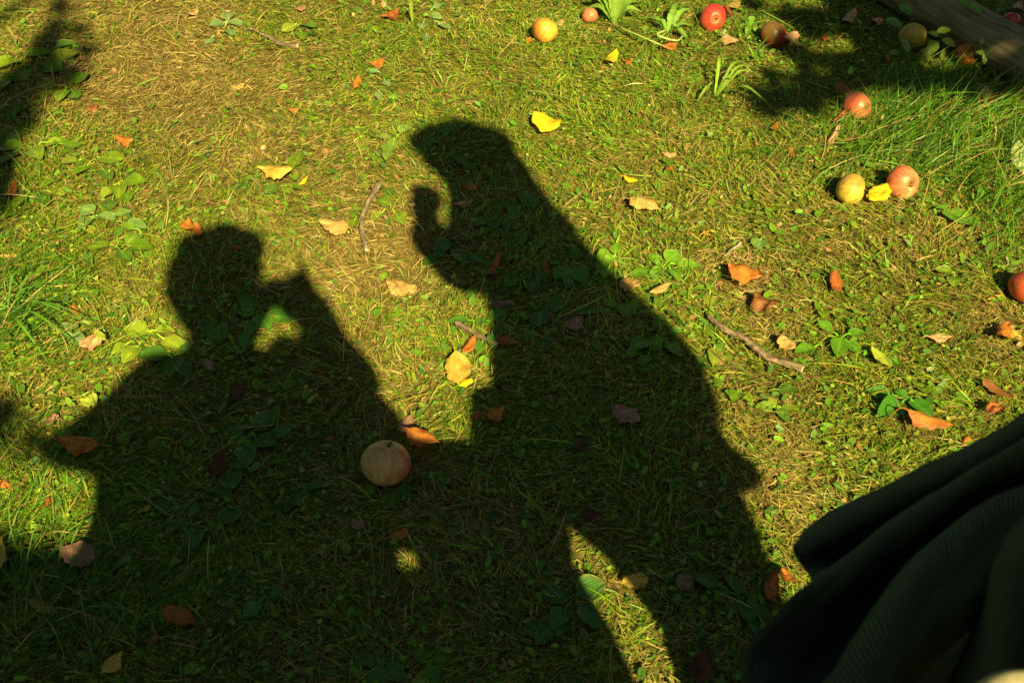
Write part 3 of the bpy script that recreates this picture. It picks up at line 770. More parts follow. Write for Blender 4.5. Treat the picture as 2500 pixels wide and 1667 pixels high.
# long green flower stem ending at the crumpled orange leaf
def stem_thing(pts, r, col, label, name='flower_stem', cat='stem'):
    P3 = [ground(x, y, z) for x, y, z in pts]
    root = P3[0].copy(); root.z = gz(root)
    P = tube_np(smooth_path(P3, 6), r, 7)
    o = grid_mesh(name, P, M_STALK, np.broadcast_to(np.array(col), P.shape) * 1.0, wrap=True, offset=root)
    o.location = root
    return tag(o, label, cat)
stem_thing([(1512,68,.02),(1570,92,.03),(1625,116,.015)],.0028,(.30,.40,.10),'long green flower stem lying from the top rosette to the crumpled orange leaf')
stem_thing([(1623,75,.04),(1605,86,.045),(1650,100,.03),(1668,88,.02)],.0028,(.38,.46,.16),'short pale bent stem beside the rosette left of the red apple')

# small sprigs by the beam, leaves standing up
def sprig(cx, cy, label, leaves, col):
    g = ground(cx, cy); root = Vector((g.x, g.y, gz(g)))
    e = empty('leafy_sprig', root, label, 'seedling', 'leafy seedlings by the beam')
    top = None
    for i, (x, y, h, l, deg) in enumerate(leaves):
        c = ground(x, y, h)
        dep = (CAM_H - c.z) * SP + c.y * CP
        L = l / FPX * dep
        P, S, T = leaf_points(L, L * .5, 'ovate', .6, -.5, .3, .08, .1, i * 3.3, 11, 7)
        a = math.radians(deg)
        X = Vector((math.cos(a), math.sin(a) * SP * 0.8, math.sin(a) * CP)).normalized()
        N_ = Vector((.25 * math.sin(i * 2), -.6, .75)).normalized()
        Y = N_.cross(X).normalized(); N_ = X.cross(Y)
        Q = c.to_tuple() + P[..., :1] * np.array(X) + P[..., 1:2] * np.array(Y) + P[..., 2:] * np.array(N_)
        cc = np.broadcast_to(np.array(col) * rnd.uniform(.85, 1.2), Q.shape).copy()
        grid_mesh('leaf', Q, M_GREEN, cc, parent=e, offset=root)
        b = Vector(Q[0].mean(0))
        stalk(e, root, [root, (root + b) / 2 + Vector((0, .01, .01)), b], .0016, (.16, .2, .04), 'stem')
    return e
sprig(2195,75,'seedling with two smooth leaves arching above the shaded green apple',[(2212,25,.10,44,-35),(2184,57,.07,48,-20),(2268,45,.05,24,0)],(.10,.24,.05))
sprig(2300,120,'yellow green seedling with leaning leaves in front of the beam',[(2278,83,.09,30,160),(2305,75,.08,36,10),(2272,122,.05,56,-125),(2318,105,.06,40,-30),(2302,135,.03,30,-100)],(.24,.34,.03))
sprig(2402,175,'seedling with bright leaves right of the hollow orange apple',[(2404,143,.05,32,-90),(2395,130,.06,28,170),(2412,128,.06,26,30),(2398,100,.10,18,60),(2390,170,.03,26,-60)],(.20,.36,.03))
sprig(2388,60,'seedling leaning over the far side of the beam at the top edge',[(2382,20,.14,40,-30),(2350,8,.15,34,170),(2322,36,.10,16,10)],(.12,.28,.03))
sprig(2078,195,'thin seedling with a single oval leaf in the upper right tree shade',[(2077,172,.05,24,80)],(.18,.34,.05))
sprig(2230,128,'seedling with a cupped leaf in front of the shaded green apple',[(2212,112,.05,40,-60),(2185,130,.02,32,0)],(.16,.27,.09))
# ---------------------------------------------------------------- apples
def apple_mat():
    m, nt, N, L = new_mat('apple_skin')
    vc = N.new('ShaderNodeVertexColor'); vc.layer_name = 'Col'
    tc = N.new('ShaderNodeTexCoord')
    vo = N.new('ShaderNodeTexVoronoi'); vo.inputs['Scale'].default_value = 260
    L.new(tc.outputs['Object'], vo.inputs['Vector'])
    mr = N.new('ShaderNodeMapRange'); mr.inputs['From Min'].default_value = 0.0; mr.inputs['From Max'].default_value = 0.22
    mr.inputs['To Min'].default_value = 0.35; mr.inputs['To Max'].default_value = 0.0
    L.new(vo.outputs['Distance'], mr.inputs['Value'])
    mx = N.new('ShaderNodeMixRGB'); mx.inputs['Color2'].default_value = (.62, .48, .25, 1)
    L.new(mr.outputs[0], mx.inputs['Fac']); L.new(vc.outputs['Color'], mx.inputs['Color1'])
    b = principled(nt, Roughness=.38, Specular_IOR_Level=.45)
    b.inputs['Subsurface Weight'].default_value = 0.0
    n2 = N.new('ShaderNodeTexNoise'); n2.inputs['Scale'].default_value = 55; n2.inputs['Detail'].default_value = 5; L.new(tc.outputs['Object'], n2.inputs['Vector'])
    m2 = N.new('ShaderNodeMapRange'); m2.inputs['From Min'].default_value = .52; m2.inputs['From Max'].default_value = .70; m2.inputs['To Max'].default_value = .55
    L.new(n2.outputs['Fac'], m2.inputs['Value'])
    x2 = N.new('ShaderNodeMixRGB'); x2.inputs['Color2'].default_value = (.20, .11, .035, 1)
    L.new(m2.outputs[0], x2.inputs['Fac']); L.new(mx.outputs[0], x2.inputs['Color1'])
    L.new(x2.outputs[0], b.inputs['Base Color'])
    nz = N.new('ShaderNodeTexNoise'); nz.inputs['Scale'].default_value = 40; L.new(tc.outputs['Object'], nz.inputs['Vector'])
    bp = N.new('ShaderNodeBump'); bp.inputs['Strength'].default_value = .15; bp.inputs['Distance'].default_value = .002
    L.new(nz.outputs['Fac'], bp.inputs['Height']); L.new(bp.outputs[0], b.inputs['Normal'])
    out = N.new('ShaderNodeOutputMaterial'); L.new(b.outputs[0], out.inputs['Surface'])
    return m
M_APPLE = apple_mat()
def apple(cx, cy, dpx, axis, c_base, c_blush, blush, label, facing=0.0, squash=.88, sink=.12, rot=None, stem=True, seed=1, cat='apple', hollow=False, stripes=1.0):
    """axis: where the stem end points. blush: 0..1 how much of the skin is red. rot: (u, v, size) brown spot"""
    g0 = ground(cx, cy)
    dep = CAM_H * SP + g0.y * CP
    R = dpx / FPX * dep / 2 * .985
    hc = R * (1 - sink)
    c = ground(cx, cy, hc); c.z = gz(c) + hc
    n, m = 41, 56
    th = np.linspace(0.0, math.pi, n); ph = np.linspace(0, 2 * math.pi, m, endpoint=False)
    TH, PH = np.meshgrid(th, ph, indexing='ij')
    r = np.sin(TH) ** 1.0 * (1 + .05 * np.cos(TH))
    rr = np.abs(r)
    z = np.cos(TH) * squash * (1 + .05 * np.cos(PH + seed * 1.3) * np.sin(TH))
    z = z - .24 * np.exp(-(rr / .20) ** 2) * (TH < 1.57) + .16 * np.exp(-(rr / .20) ** 2) * (TH >= 1.57)
    r = r * (1 + .025 * np.cos(5 * PH + seed) * (0.3 + 0.7 * (TH > 1.6)) + .05 * np.cos(2 * PH + seed * 2) + .07 * (fbm(PH + seed, TH * 1.2, 19, 2) - .5) * np.sin(PH / 2) ** 2)
    P = np.stack([r * np.cos(PH), r * np.sin(PH), z], -1)
    if hollow:
        # a bite rotted out of one side
        d = P @ np.array([.3, -.62, .72]); k = np.clip((d - .55) / .45, 0, 1)[..., None]
        P = P - k * .75 * np.array([.3, -.62, .72])
    # colour
    bl = fbm(PH * 1.0 + seed, TH * .9 + seed, 5, 2)
    side = .5 + .5 * np.cos(PH - facing) * np.sin(TH)
    f = side * .75 + (bl - .5) * .9 + (blush - .5) * 1.7
    wp = PH + .25 * (fbm(PH * 2 + seed, TH * 2, 15, 2) - .5)
    st = vnoise(wp * 17 + seed, TH * 1.1, 6) * .45 + vnoise(wp * 39, TH * 2.1 + seed, 7) * .55
    f = f + (st - .5) * stripes * .85
    f = np.clip(f, 0, 1)[..., None]
    C = np.array(c_base) * (1 - f) + np.array(c_blush) * f
    pole = np.exp(-(rr / .28) ** 2)[..., None] * (TH < 1.57)[..., None]
    C = C * (1 - .5 * pole) + np.array((.30, .28, .08)) * .5 * pole
    if hollow:
        C = C * (1 - k) + np.array((.16, .045, .015)) * k
    if rot is not None:
        u, v, s = rot
        rv = np.array([math.sin(v) * math.cos(u), math.sin(v) * math.sin(u), math.cos(v)])
        Pn = P / (np.linalg.norm(P, axis=-1, keepdims=True) + 1e-6)
        dd = np.arccos(np.clip(Pn @ rv, -1, 1))
        k2 = np.clip((s - dd + .25 * (fbm(PH * 3, TH * 3, 9, 3) - .5)) / .12, 0, 1)[..., None]
        C = C * (1 - k2) + np.array((.20, .11, .035)) * k2
    q = Vector((0, 0, 1)).rotation_difference(Vector(axis).normalized())
    Rm = np.array(q.to_matrix())
    W = (P * R) @ Rm.T + np.array(c)
    root = Vector((c.x, c.y, gz(c)))
    o = grid_mesh('apple', W, M_APPLE, np.clip(C, 0, .9), wrap=True, offset=root)
    o.location = root
    tag(o, label, cat, 'windfall apples lying in the grass')
    ax = Vector(axis).normalized()
    if stem:
        b0 = c + ax * R * (squash - .26); s1 = c + ax * R * (squash - .05) + Vector((.002, .001, 0)); s2 = c + ax * R * (squash + .02) + Vector((.006, .0, .001))
        stalk(o, root, [b0, s1, s2], .0014, (.10, .06, .03), 'apple_stem')
    # dried calyx at the other end
    cb = c - ax * R * (squash - .16)
    pts = []
    u = ax.orthogonal().normalized(); w = ax.cross(u)
    nn = 10
    ring0 = [list(cb + (u * math.cos(a) + w * math.sin(a)) * R * .03) for a in np.linspace(0, 2 * math.pi, nn, endpoint=False)]
    ring1 = [list(cb - ax * R * (.08 if i % 2 else .02) + (u * math.cos(a) + w * math.sin(a)) * R * (.12 if i % 2 else .06)) for i, a in enumerate(np.linspace(0, 2 * math.pi, nn, endpoint=False))]
    PC = np.array([ring0, ring1])
    grid_mesh('calyx', PC, M_STALK, np.broadcast_to(np.array((.07, .045, .02)), PC.shape) * 1.0, parent=o, wrap=True, offset=root)
    KEEP_OUT.append((c.x, c.y, R * .74, R * .74, 0, .97))
    return o
YEL, GRN, RED, PNK = (.66, .50, .06), (.44, .44, .13), (.52, .035, .022), (.66, .16, .10)
apple(943,1133,114,(.14,.42,.9),(.62,.60,.19),(.58,.14,.09),.60,'large pale green apple with pink streaks in the photographer\'s shadow',facing=-.35,seed=3,stem=True,squash=.97,stripes=.9)
apple(1330,79,67,(.45,.30,.80),(.74,.50,.07),(.62,.16,.03),.52,'orange and yellow apple in the sun at the top centre',facing=3.6,seed=5,rot=(1.0,.5,.18))
apple(1440,40,42,(0,-.5,-.6),(.68,.30,.14),(.60,.12,.07),.7,'small pink apple half behind the pale green rosette at the top',facing=-1.2,seed=8,stem=False)
apple(1740,49,63,(.05,-.85,.35),(.62,.22,.05),(.55,.035,.03),.88,'shiny red apple at the top, its stem hollow facing the viewer',facing=1.5,seed=2)
apple(1889,80,64,(.5,.3,.6),(.30,.12,.04),(.42,.03,.02),.75,'rotting dark red apple in half shade at the top right',facing=.3,seed=9,rot=(-2.2,1.45,.85),stem=False)
apple(2227,92,66,(-.35,-.55,-.3),(.52,.44,.06),(.36,.10,.03),.30,'yellow green apple in tree shade near the left end of the beam',facing=1.2,seed=12,stem=False)
apple(2357,139,58,(.1,.2,.9),(.62,.22,.04),(.58,.10,.02),.7,'hollow rotten orange apple leaning against the beam',facing=2,seed=14,hollow=True,stem=False)
apple(2469,50,42,(.2,.3,.8),(.45,.08,.07),(.42,.03,.04),.9,'dull red apple behind the beam in the upper right corner',seed=15)
apple(2091,260,70,(.6,.3,.5),(.66,.33,.14),(.60,.10,.06),.55,'pink apple half hidden by dry leaves and long grass',facing=-2.6,seed=17,rot=(-1.5,1.3,.35),stem=False,sink=.3)
apple(2394,226,44,(.3,.2,.8),(.60,.45,.26),(.55,.25,.15),.35,'pale cream apple sunk in the long grass below the beam',seed=19,stem=False,sink=.4)
apple(2079,455,77,(.75,-.35,.15),(.64,.47,.06),(.50,.18,.06),.30,'yellow apple with stem hollow to the right, left one of the right hand pair',facing=2.6,seed=21,rot=(.2,.25,.28))
apple(2202,449,80,(.15,-.65,.25),(.70,.40,.17),(.66,.10,.05),.62,'pink red apple, right one of the right hand pair, partly behind grass',facing=2.4,seed=23,rot=(1.2,.35,.30),sink=.2)
apple(2508,703,88,(.3,.4,.8),(.50,.12,.04),(.42,.03,.02),.85,'deep red apple cut by the right edge',facing=1.0,seed=25)

# ---------------------------------------------------------------- sticks
def stick(pts, wpx, label, seed, col=((.30, .22, .15), (.12, .085, .055)), taper=(1, 1), stub=None, name='stick'):
    P3 = []
    for (x, y) in pts:
        g = ground(x, y, .016); g.z = gz(g) + .016
        P3.append(g)
    path = smooth_path(P3, 9)
    for i, p in enumerate(path):
        p.z += .0012 * math.sin(i * .5 + seed); p.x += .0007 * math.sin(i * 1.3 + seed)
    n = len(path)
    mid = P3[len(P3) // 2]
    R = wpx / FPX * (CAM_H * SP + mid.y * CP) / 2
    radii = [R * (taper[0] * (1 - i / (n - 1)) + taper[1] * i / (n - 1)) * (1 + .07 * math.sin(i * .6 + seed) + .05 * math.sin(i * 2.7)) for i in range(n)]
    P = tube_np(path, radii, 14, rough=.16, seed=seed)
    I, J = np.meshgrid(np.arange(P.shape[0]), np.arange(P.shape[1]), indexing='ij')
    f = fbm(J * .8 + seed, I * .30, 3, 3)
    f = np.clip((f - .35) * 3.2, 0, 1)[..., None]
    C = np.array(col[0]) * f + np.array(col[1]) * (1 - f)
    C[:2] = (.42, .34, .22); C[-2:] = (.45, .37, .25)
    root = Vector((mid.x, mid.y, gz(mid)))
    o = grid_mesh(name, P, M_TWIG, C, wrap=True, offset=root); o.location = root
    tag(o, label, 'stick', 'dead sticks on the lawn')
    if stub:
        i = int(stub[0] * (n - 1)); b = path[i]; e = b + Vector(stub[1])
        PS = tube_np([b, (b + e) / 2 + Vector((0, 0, .002)), e], [R * .5, R * .4, R * .25], 8)
        grid_mesh('side_shoot', PS, M_TWIG, np.broadcast_to(np.array(col[1]), PS.shape) * 1.0, parent=o, wrap=True, offset=root)
    for i in range(0, n - 1, 4):
        a, b = path[i], path[min(i + 4, n - 1)]; d = b - a
        KEEP_OUT.append(((a.x + b.x) / 2, (a.y + b.y) / 2, d.length * .6, R * .9, math.atan2(d.y, d.x), .9))
    return o
stick([(1731,769),(1768,802),(1800,815),(1833,838),(1862,862),(1910,884),(1962,900)],17,'long pale stick with peeling bark on the sunny right side',3,taper=(.85,1.1),stub=(.45,(.012,.010,.004)))
stick([(1114,786),(1150,806),(1180,824),(1214,842)],12,'short split stick crossing the edge of the standing figure\'s shadow',5,taper=(1.1,.8))
stick([(925,455),(908,490),(888,530),(884,565),(891,596),(896,618)],14,'long mottled twig standing away from the viewer above centre left',8,col=((.34,.27,.18),(.14,.10,.065)),taper=(1.1,.75),stub=(.12,(-.012,.016,.004)))
stick([(634,76),(660,88),(690,105),(728,108)],12,'grey twig with knobs near the top left in dry grass',11,taper=(.6,1.1))
stick([(818,697),(806,722),(795,752)],7,'thin short grey twig right of the photographer\'s hand shadow',13,taper=(1.1,.6))
stick([(1808,592),(1790,606),(1770,622)],7,'thin grey twig right of the yellow tan leaf with short stem',15,col=((.36,.33,.28),(.18,.15,.12)),taper=(1.1,.6))
stick([(1196,736),(1226,737),(1252,738)],9,'small straight twig lying level inside the waist shadow',17,taper=(1,.8))
stick([(598,72),(612,66),(630,74)],5,'very thin curved twig touching the grey twig near the top left',19,taper=(.7,1))

# ---------------------------------------------------------------- the old beam at the top right
def beam():
    # axis of a weathered round timber lying from the upper left to the right edge and beyond
    Rb = .068
    a = ground(2150, -58, Rb * .9); b = ground(2500, 143, Rb * .95); b = b + (b - a) * .9; a = a - (b - a) * .06
    d = (b - a); n = 60
    path = [a + d * (i / (n - 1)) + Vector((0, .006 * math.sin(i * .15), .004 * math.sin(i * .21))) for i in range(n)]
    radii = [Rb * (1 + .03 * math.sin(i * .2) + .012 * math.sin(i * .9)) for i in range(n)]
    P = tube_np(path, radii, 40, rough=.02)
    root = Vector(((a.x + b.x) / 2, (a.y + b.y) / 2, 0))
    # object space along the grain: build in a frame whose x axis runs along the timber
    ang = math.atan2(d.y, d.x)
    c, s = math.cos(-ang), math.sin(-ang)
    Q = P - np.array(root); Q = np.stack([Q[..., 0] * c - Q[..., 1] * s, Q[..., 0] * s + Q[..., 1] * c, Q[..., 2]], -1)
    o = grid_mesh('wooden_beam', Q, M_WOOD, wrap=True)
    o.location = root; o.rotation_euler = (0, 0, ang)
    tag(o, 'thick weathered round timber lying in dappled shade at the upper right corner', 'timber')
    for k in range(10):
        p = a + d * (k / 9)
        KEEP_OUT.append((p.x, p.y, d.length * .08, Rb * .9, ang, 1.0))
    return a, b
BEAM = beam()
# ---------------------------------------------------------------- people (both stand beside and behind the camera; their shadows fall into the picture)
def add_tube_bm(bm, path, radii, seg=16):
    P = tube_np(path, radii, seg)
    n, m = P.shape[:2]
    vs = [[bm.verts.new(P[i, j]) for j in range(m)] for i in range(n)]
    for i in range(n - 1):
        for j in range(m):
            bm.faces.new([vs[i][j], vs[i][(j + 1) % m], vs[i + 1][(j + 1) % m], vs[i + 1][j]])
    return vs
def add_limb(bm, pts, radii, seg=16):
    """closed tapering limb with round ends, smooth through its joints"""
    path = smooth_path(pts, 5)
    k = np.linspace(0, len(pts) - 1, len(path)); rr = list(np.interp(k, range(len(pts)), radii))
    d0 = (path[0] - path[1]).normalized(); d1 = (path[-1] - path[-2]).normalized()
    pre = [(path[0] + d0 * rr[0] * f, rr[0] * math.sqrt(max(0, 1 - f * f))) for f in (.97, .8, .5)]
    post = [(path[-1] + d1 * rr[-1] * f, rr[-1] * math.sqrt(max(0, 1 - f * f))) for f in (.5, .8, .97)]
    add_tube_bm(bm, [p for p, _ in pre] + path + [p for p, _ in post], [r for _, r in pre] + rr + [r for _, r in post], seg)
def add_ellipsoid(bm, c, rx, ry, rz, rot=None, seg=20):
    r = bmesh.ops.create_icosphere(bm, subdivisions=3, radius=1.0)
    M = Matrix.Translation(c) @ (rot.to_4x4() if rot else Matrix.Identity(4)) @ Matrix.Diagonal((rx, ry, rz, 1))
    bmesh.ops.transform(bm, matrix=M, verts=r['verts'])
def add_loft(bm, rows, seg=28):
    """rows: (xl, xr, y, z, depth) super-elliptical sections stacked upward, closed at both ends"""
    vs = []
    for (xl, xr, y, z, dp) in rows:
        cx, hw = (xl + xr) / 2, (xr - xl) / 2
        ring = []
        for k in range(seg):
            a = 2 * math.pi * k / seg
            ca, sa = math.cos(a), math.sin(a)
            ring.append(bm.verts.new((cx + hw * math.copysign(abs(ca) ** .8, ca), y + dp * math.copysign(abs(sa) ** .8, sa), z)))
        vs.append(ring)
    for i in range(len(vs) - 1):
        for j in range(seg):
            bm.faces.new([vs[i][j], vs[i][(j + 1) % seg], vs[i + 1][(j + 1) % seg], vs[i + 1][j]])
    bm.faces.new(vs[0][::-1]); bm.faces.new(vs[-1])
def fuse(name, bm, mat, parent, root, voxel=.012, smooth=6, wr=0.0):
    """union of the overlapping forms in bm as one continuous surface"""
    bmesh.ops.recalc_face_normals(bm, faces=bm.faces)
    me = bpy.data.meshes.new(name); bm.to_mesh(me); bm.free()
    tmp = bpy.data.objects.new(name + '_tmp', me); scene.collection.objects.link(tmp)
    r = tmp.modifiers.new('r', 'REMESH'); r.mode = 'VOXEL'; r.voxel_size = voxel
    s = tmp.modifiers.new('s', 'SMOOTH'); s.iterations = smooth; s.factor = .5
    dg = bpy.context.evaluated_depsgraph_get(); dg.update()
    out = bpy.data.meshes.new_from_object(tmp.evaluated_get(dg))
    bpy.data.objects.remove(tmp); bpy.data.meshes.remove(me)
    n = len(out.vertices); co = np.empty(n * 3, np.float32); out.vertices.foreach_get('co', co); co = co.reshape(-1, 3)
    if wr:
        f = fbm(co[:, 0] * 7 + co[:, 2] * 2, co[:, 2] * 3.5 + co[:, 1] * 6, 71, 3) - .5
        c = co.mean(0); d = co[:, :2] - c[:2]; d /= np.linalg.norm(d, axis=1)[:, None] + 1e-6
        co[:, :2] += d * (f * wr)[:, None]
    co = co - np.array(root, np.float32)
    out.vertices.foreach_set('co', co.ravel()); out.update()
    out.polygons.foreach_set('use_smooth', np.ones(len(out.polygons), bool))
    out.materials.clear(); out.materials.append(mat); out.name = name
    o = bpy.data.objects.new(name, out)
    return link(o, parent)
def add_hand(bm, wrist, direction, palm_n, curl=.5, side=1, scale=1.0):
    """palm with four unequal fingers bent at the knuckles, and a thumb from the side of the palm"""
    d = Vector(direction).normalized(); n = Vector(palm_n); n = (n - d * n.dot(d)).normalized(); s = d.cross(n) * side
    w = Vector(wrist); k = scale
    add_limb(bm, [w, w + d * .045 * k, w + d * .085 * k], [.024 * k, .033 * k, .033 * k], 12)
    for i, (off, ln) in enumerate([(-.030, .066), (-.010, .076), (.010, .071), (.029, .056)]):
        b = w + d * .088 * k + s * off * k
        a1, a2, a3 = curl * .6, curl * 1.5, curl * 2.3
        p1 = b + (d * math.cos(a1) + n * math.sin(a1)) * ln * .45 * k
        p2 = p1 + (d * math.cos(a2) + n * math.sin(a2)) * ln * .32 * k
        p3 = p2 + (d * math.cos(a3) + n * math.sin(a3)) * ln * .25 * k
        add_limb(bm, [b - d * .015 * k, b, p1, p2, p3], [.009 * k, .0095 * k, .0088 * k, .0078 * k, .0065 * k], 10)
    t0 = w + d * .03 * k - s * .026 * k
    t1 = t0 + (d * .6 - s * .55 + n * .35).normalized() * .036 * k
    t2 = t1 + (d * .8 - s * .15 + n * .5).normalized() * .028 * k
    add_limb(bm, [t0, t1, t2], [.014 * k, .0115 * k, .009 * k], 10)
def add_head(bm, c, face, up, s=1.0):
    """skull, jaw, nose, lips, brow and ears; face is the direction looked at"""
    f = Vector(face).normalized(); u = Vector(up); u = (u - f * u.dot(f)).normalized(); r = f.cross(u)
    R = Matrix((r, f, u)).transposed()
    c = Vector(c)
    def at_(x, y, z): return c + R @ Vector((x, y, z)) * s
    add_ellipsoid(bm, at_(0, -.012, .018), .076 * s, .094 * s, .090 * s, R)
    add_ellipsoid(bm, at_(0, .022, -.040), .058 * s, .066 * s, .070 * s, R)
    add_ellipsoid(bm, at_(0, .062, -.088), .028 * s, .024 * s, .022 * s, R)      # chin
    add_limb(bm, [at_(0, .084, .018), at_(0, .104, -.022)], [.009 * s, .014 * s], 10)   # nose
    add_ellipsoid(bm, at_(0, .088, -.056), .024 * s, .010 * s, .006 * s, R)
    add_ellipsoid(bm, at_(0, .087, -.066), .021 * s, .010 * s, .007 * s, R)
    add_ellipsoid(bm, at_(0, .078, .030), .048 * s, .014 * s, .010 * s, R)
    for sg in (-1, 1):
        add_ellipsoid(bm, at_(sg * .079, -.008, -.006), .010 * s, .020 * s, .030 * s, R)
    return R, at_
def eye_pair(parent, root, at_, s=1.0):
    for sg in (-1, 1):
        bm = bmesh.new(); add_ellipsoid(bm, at_(sg * .031, .078, .010), .013 * s, .010 * s, .011 * s)
        me = bpy.data.meshes.new('eye'); bm.to_mesh(me); bm.free()
        for v in me.vertices: v.co -= Vector(root)
        me.materials.append(M_BLACK); link(bpy.data.objects.new('eye', me), parent)

def edges(pl, pr, py, y):
    """world x of the left and right edge, and the height, of what stands in the plane Y=y and shadows the span pl..pr at photo row py"""
    a, b = caster_y(pl, py, y), caster_y(pr, py, y)
    return a.x, b.x, (a.z + b.z) / 2
def rows(table, y):
    out = []
    for (py, pl, pr, dp, dy) in table:
        xl, xr, z = edges(pl, pr, py, y + dy)
        out.append((xl, xr, y + dy, z, dp))
    return sorted(out, key=lambda r: r[3])

# --- the photographer, left of and behind the camera
PX = Vector((-.10, -.16, 0.0))
ph = empty('person', PX, 'photographer in a hip length dark coat and knit cap, seen only as the left shadow', 'person')
HC = caster(548, 655, 1.575)
elbow_r = caster_y(868, 965, -.02); hand_r = caster_y(775, 822, -.085)
sh_r = caster(650, 925, 1.37); sh_l = caster(385, 935, 1.37)
elbow_l = caster_y(325, 1130, -.17); hand_l = caster_y(520, 1090, -.08)
bm = bmesh.new()
R, at_ = add_head(bm, HC, (.10, .80, -.55), (0, .55, .8), 1.04)
neck = HC + Vector((-.005, -.05, -.10))
add_limb(bm, [neck + Vector((0, 0, .06)), neck + Vector((-.01, -.02, -.06))], [.058, .062])
add_limb(bm, [sh_l, (sh_l + sh_r) / 2 + Vector((0, -.01, .0)), sh_r], [.040, .045, .040])
add_loft(bm, [(-.24, .0, -.18, .80, .07), (-.22, -.02, -.18, 1.0, .06), (-.24, .0, -.19, 1.25, .05), (-.20, -.02, -.18, 1.34, .04)])
add_limb(bm, [sh_r, elbow_r, hand_r + Vector((.0, -.01, -.05))], [.048, .038, .026])
add_hand(bm, hand_r + Vector((.0, -.01, -.05)), (-.85, .05, .40), (-.3, .1, -.9), 1.0, 1, .85)
add_limb(bm, [sh_l, elbow_l, hand_l], [.048, .038, .026])
hl2 = caster_y(630, 735, -.10)
add_limb(bm, [hand_l, caster_y(545, 900, -.13), caster_y(590, 800, -.12), hl2], [.034, .040, .045, .038])
add_hand(bm, hl2, (.8, .1, .25), (-.1, .1, 1), .8, -1)
for sx in (-.20, -.04):
    add_limb(bm, [(sx, -.17, .86), (sx, -.15, .48), (sx, -.18, .09)], [.085, .06, .045])
body = fuse('body', bm, M_SKIN, ph, PX, .007, 4)
eye_pair(body, PX, at_, 1.04)
# knit cap, flat topped, and hair falling to the left
bm = bmesh.new()
cap_c = caster(540, 612, 1.63)
add_ellipsoid(bm, cap_c + Vector((0, -.01, 0)), .086, .090, .058)
add_limb(bm, [caster(480, 612, 1.63), caster(598, 606, 1.63)], [.052, .052])
add_limb(bm, [caster(480, 640, 1.57), caster(462, 690, 1.51), caster(500, 785, 1.42)], [.056, .062, .046])
cap = fuse('knit_cap', bm, M_WOOL, ph, PX, .009, 3, .022)
bm = bmesh.new()
coat_rows = rows([(885, 430, 640, .07, 0), (905, 345, 760, .07, 0), (935, 300, 850, .07, 0), (970, 270, 920, .08, 0), (1020, 250, 975, .09, 0), (1070, 240, 1000, .09, 0), (1130, 238, 1000, .10, 0),
                  (1200, 235, 975, .10, 0), (1290, 222, 972, .10, 0), (1380, 170, 975, .10, .0), (1460, 110, 1000, .10, 0), (1580, 60, 1010, .10, 0), (1720, 40, 1020, .10, 0)], -.17)
add_loft(bm, coat_rows)
add_limb(bm, [sh_r + Vector((-.03, -.02, 0)), sh_r + Vector((.02, 0, -.05)), elbow_r, caster_y(800, 850, -.05), caster_y(765, 765, -.08), caster_y(726, 735, -.09)], [.07, .068, .060, .050, .042, .046])
add_limb(bm, [sh_l, caster(330, 1000, 1.25), elbow_l, hand_l + Vector((-.03, -.03, -.03))], [.065, .062, .058, .045])
add_limb(bm, [caster_y(290, 1050, -.17), caster_y(215, 1070, -.17), caster_y(140, 1090, -.17)], [.08, .055, .028])
coat = fuse('coat', bm, M_WOOL, ph, PX, .012, 5, .022)
bm = bmesh.new()
for sx in (-.20, -.04):
    add_limb(bm, [(sx, -.17, .88), (sx, -.15, .50), (sx, -.18, .10)], [.105, .085, .075])
fuse('trousers', bm, M_DENIM, ph, PX, .012, 4, .01)
# unseen wide tote added at the photographer's right to shade left of the strip
bm = bmesh.new()
tr_ = rows([(1082, 1010, 1225, .022, 0), (1100, 970, 1300, .028, 0), (1180, 925, 1345, .035, 0), (1270, 925, 1385, .038, 0), (1315, 915, 1395, .030, 0), (1335, 1000, 1398, .018, 0), (1378, 1015, 1405, .018, 0), (1400, 915, 1412, .030, 0), (1440, 915, 1430, .042, 0), (1530, 960, 1490, .042, 0), (1640, 960, 1545, .04, 0), (1700, 970, 1560, .03, 0)], -.10)
add_loft(bm, tr_)
tc0 = Vector(((tr_[0][0] + tr_[0][1]) / 2, -.10, tr_[0][3]))
tote = fuse('added_tote', bm, M_DENIM, None, tc0, .008, 3, .006); tote.location = tc0
tag(tote, 'unseen cloth tote added to cast the shadow left of the light strip', 'bag')
P = tube_np(smooth_path([(tr_[-1][0] + .03, -.10, tr_[-1][3]), sh_r + Vector((.05, -.02, -.02)), sh_r + Vector((.0, -.02, .075)), (tr_[-1][0] + .05, -.14, tr_[-1][3])], 6), .012, 8)
grid_mesh('strap', P, M_DENIM, wrap=True, parent=tote, offset=tc0)
for sx in (-.20, -.04):
    bm = bmesh.new(); add_limb(bm, [(sx, -.20, .055), (sx, -.10, .05), (sx, -.01, .04)], [.052, .05, .038]); add_limb(bm, [(sx, -.19, .06), (sx, -.18, .16)], [.05, .052])
    fuse('boot', bm, M_SHOE, ph, PX, .010, 4)
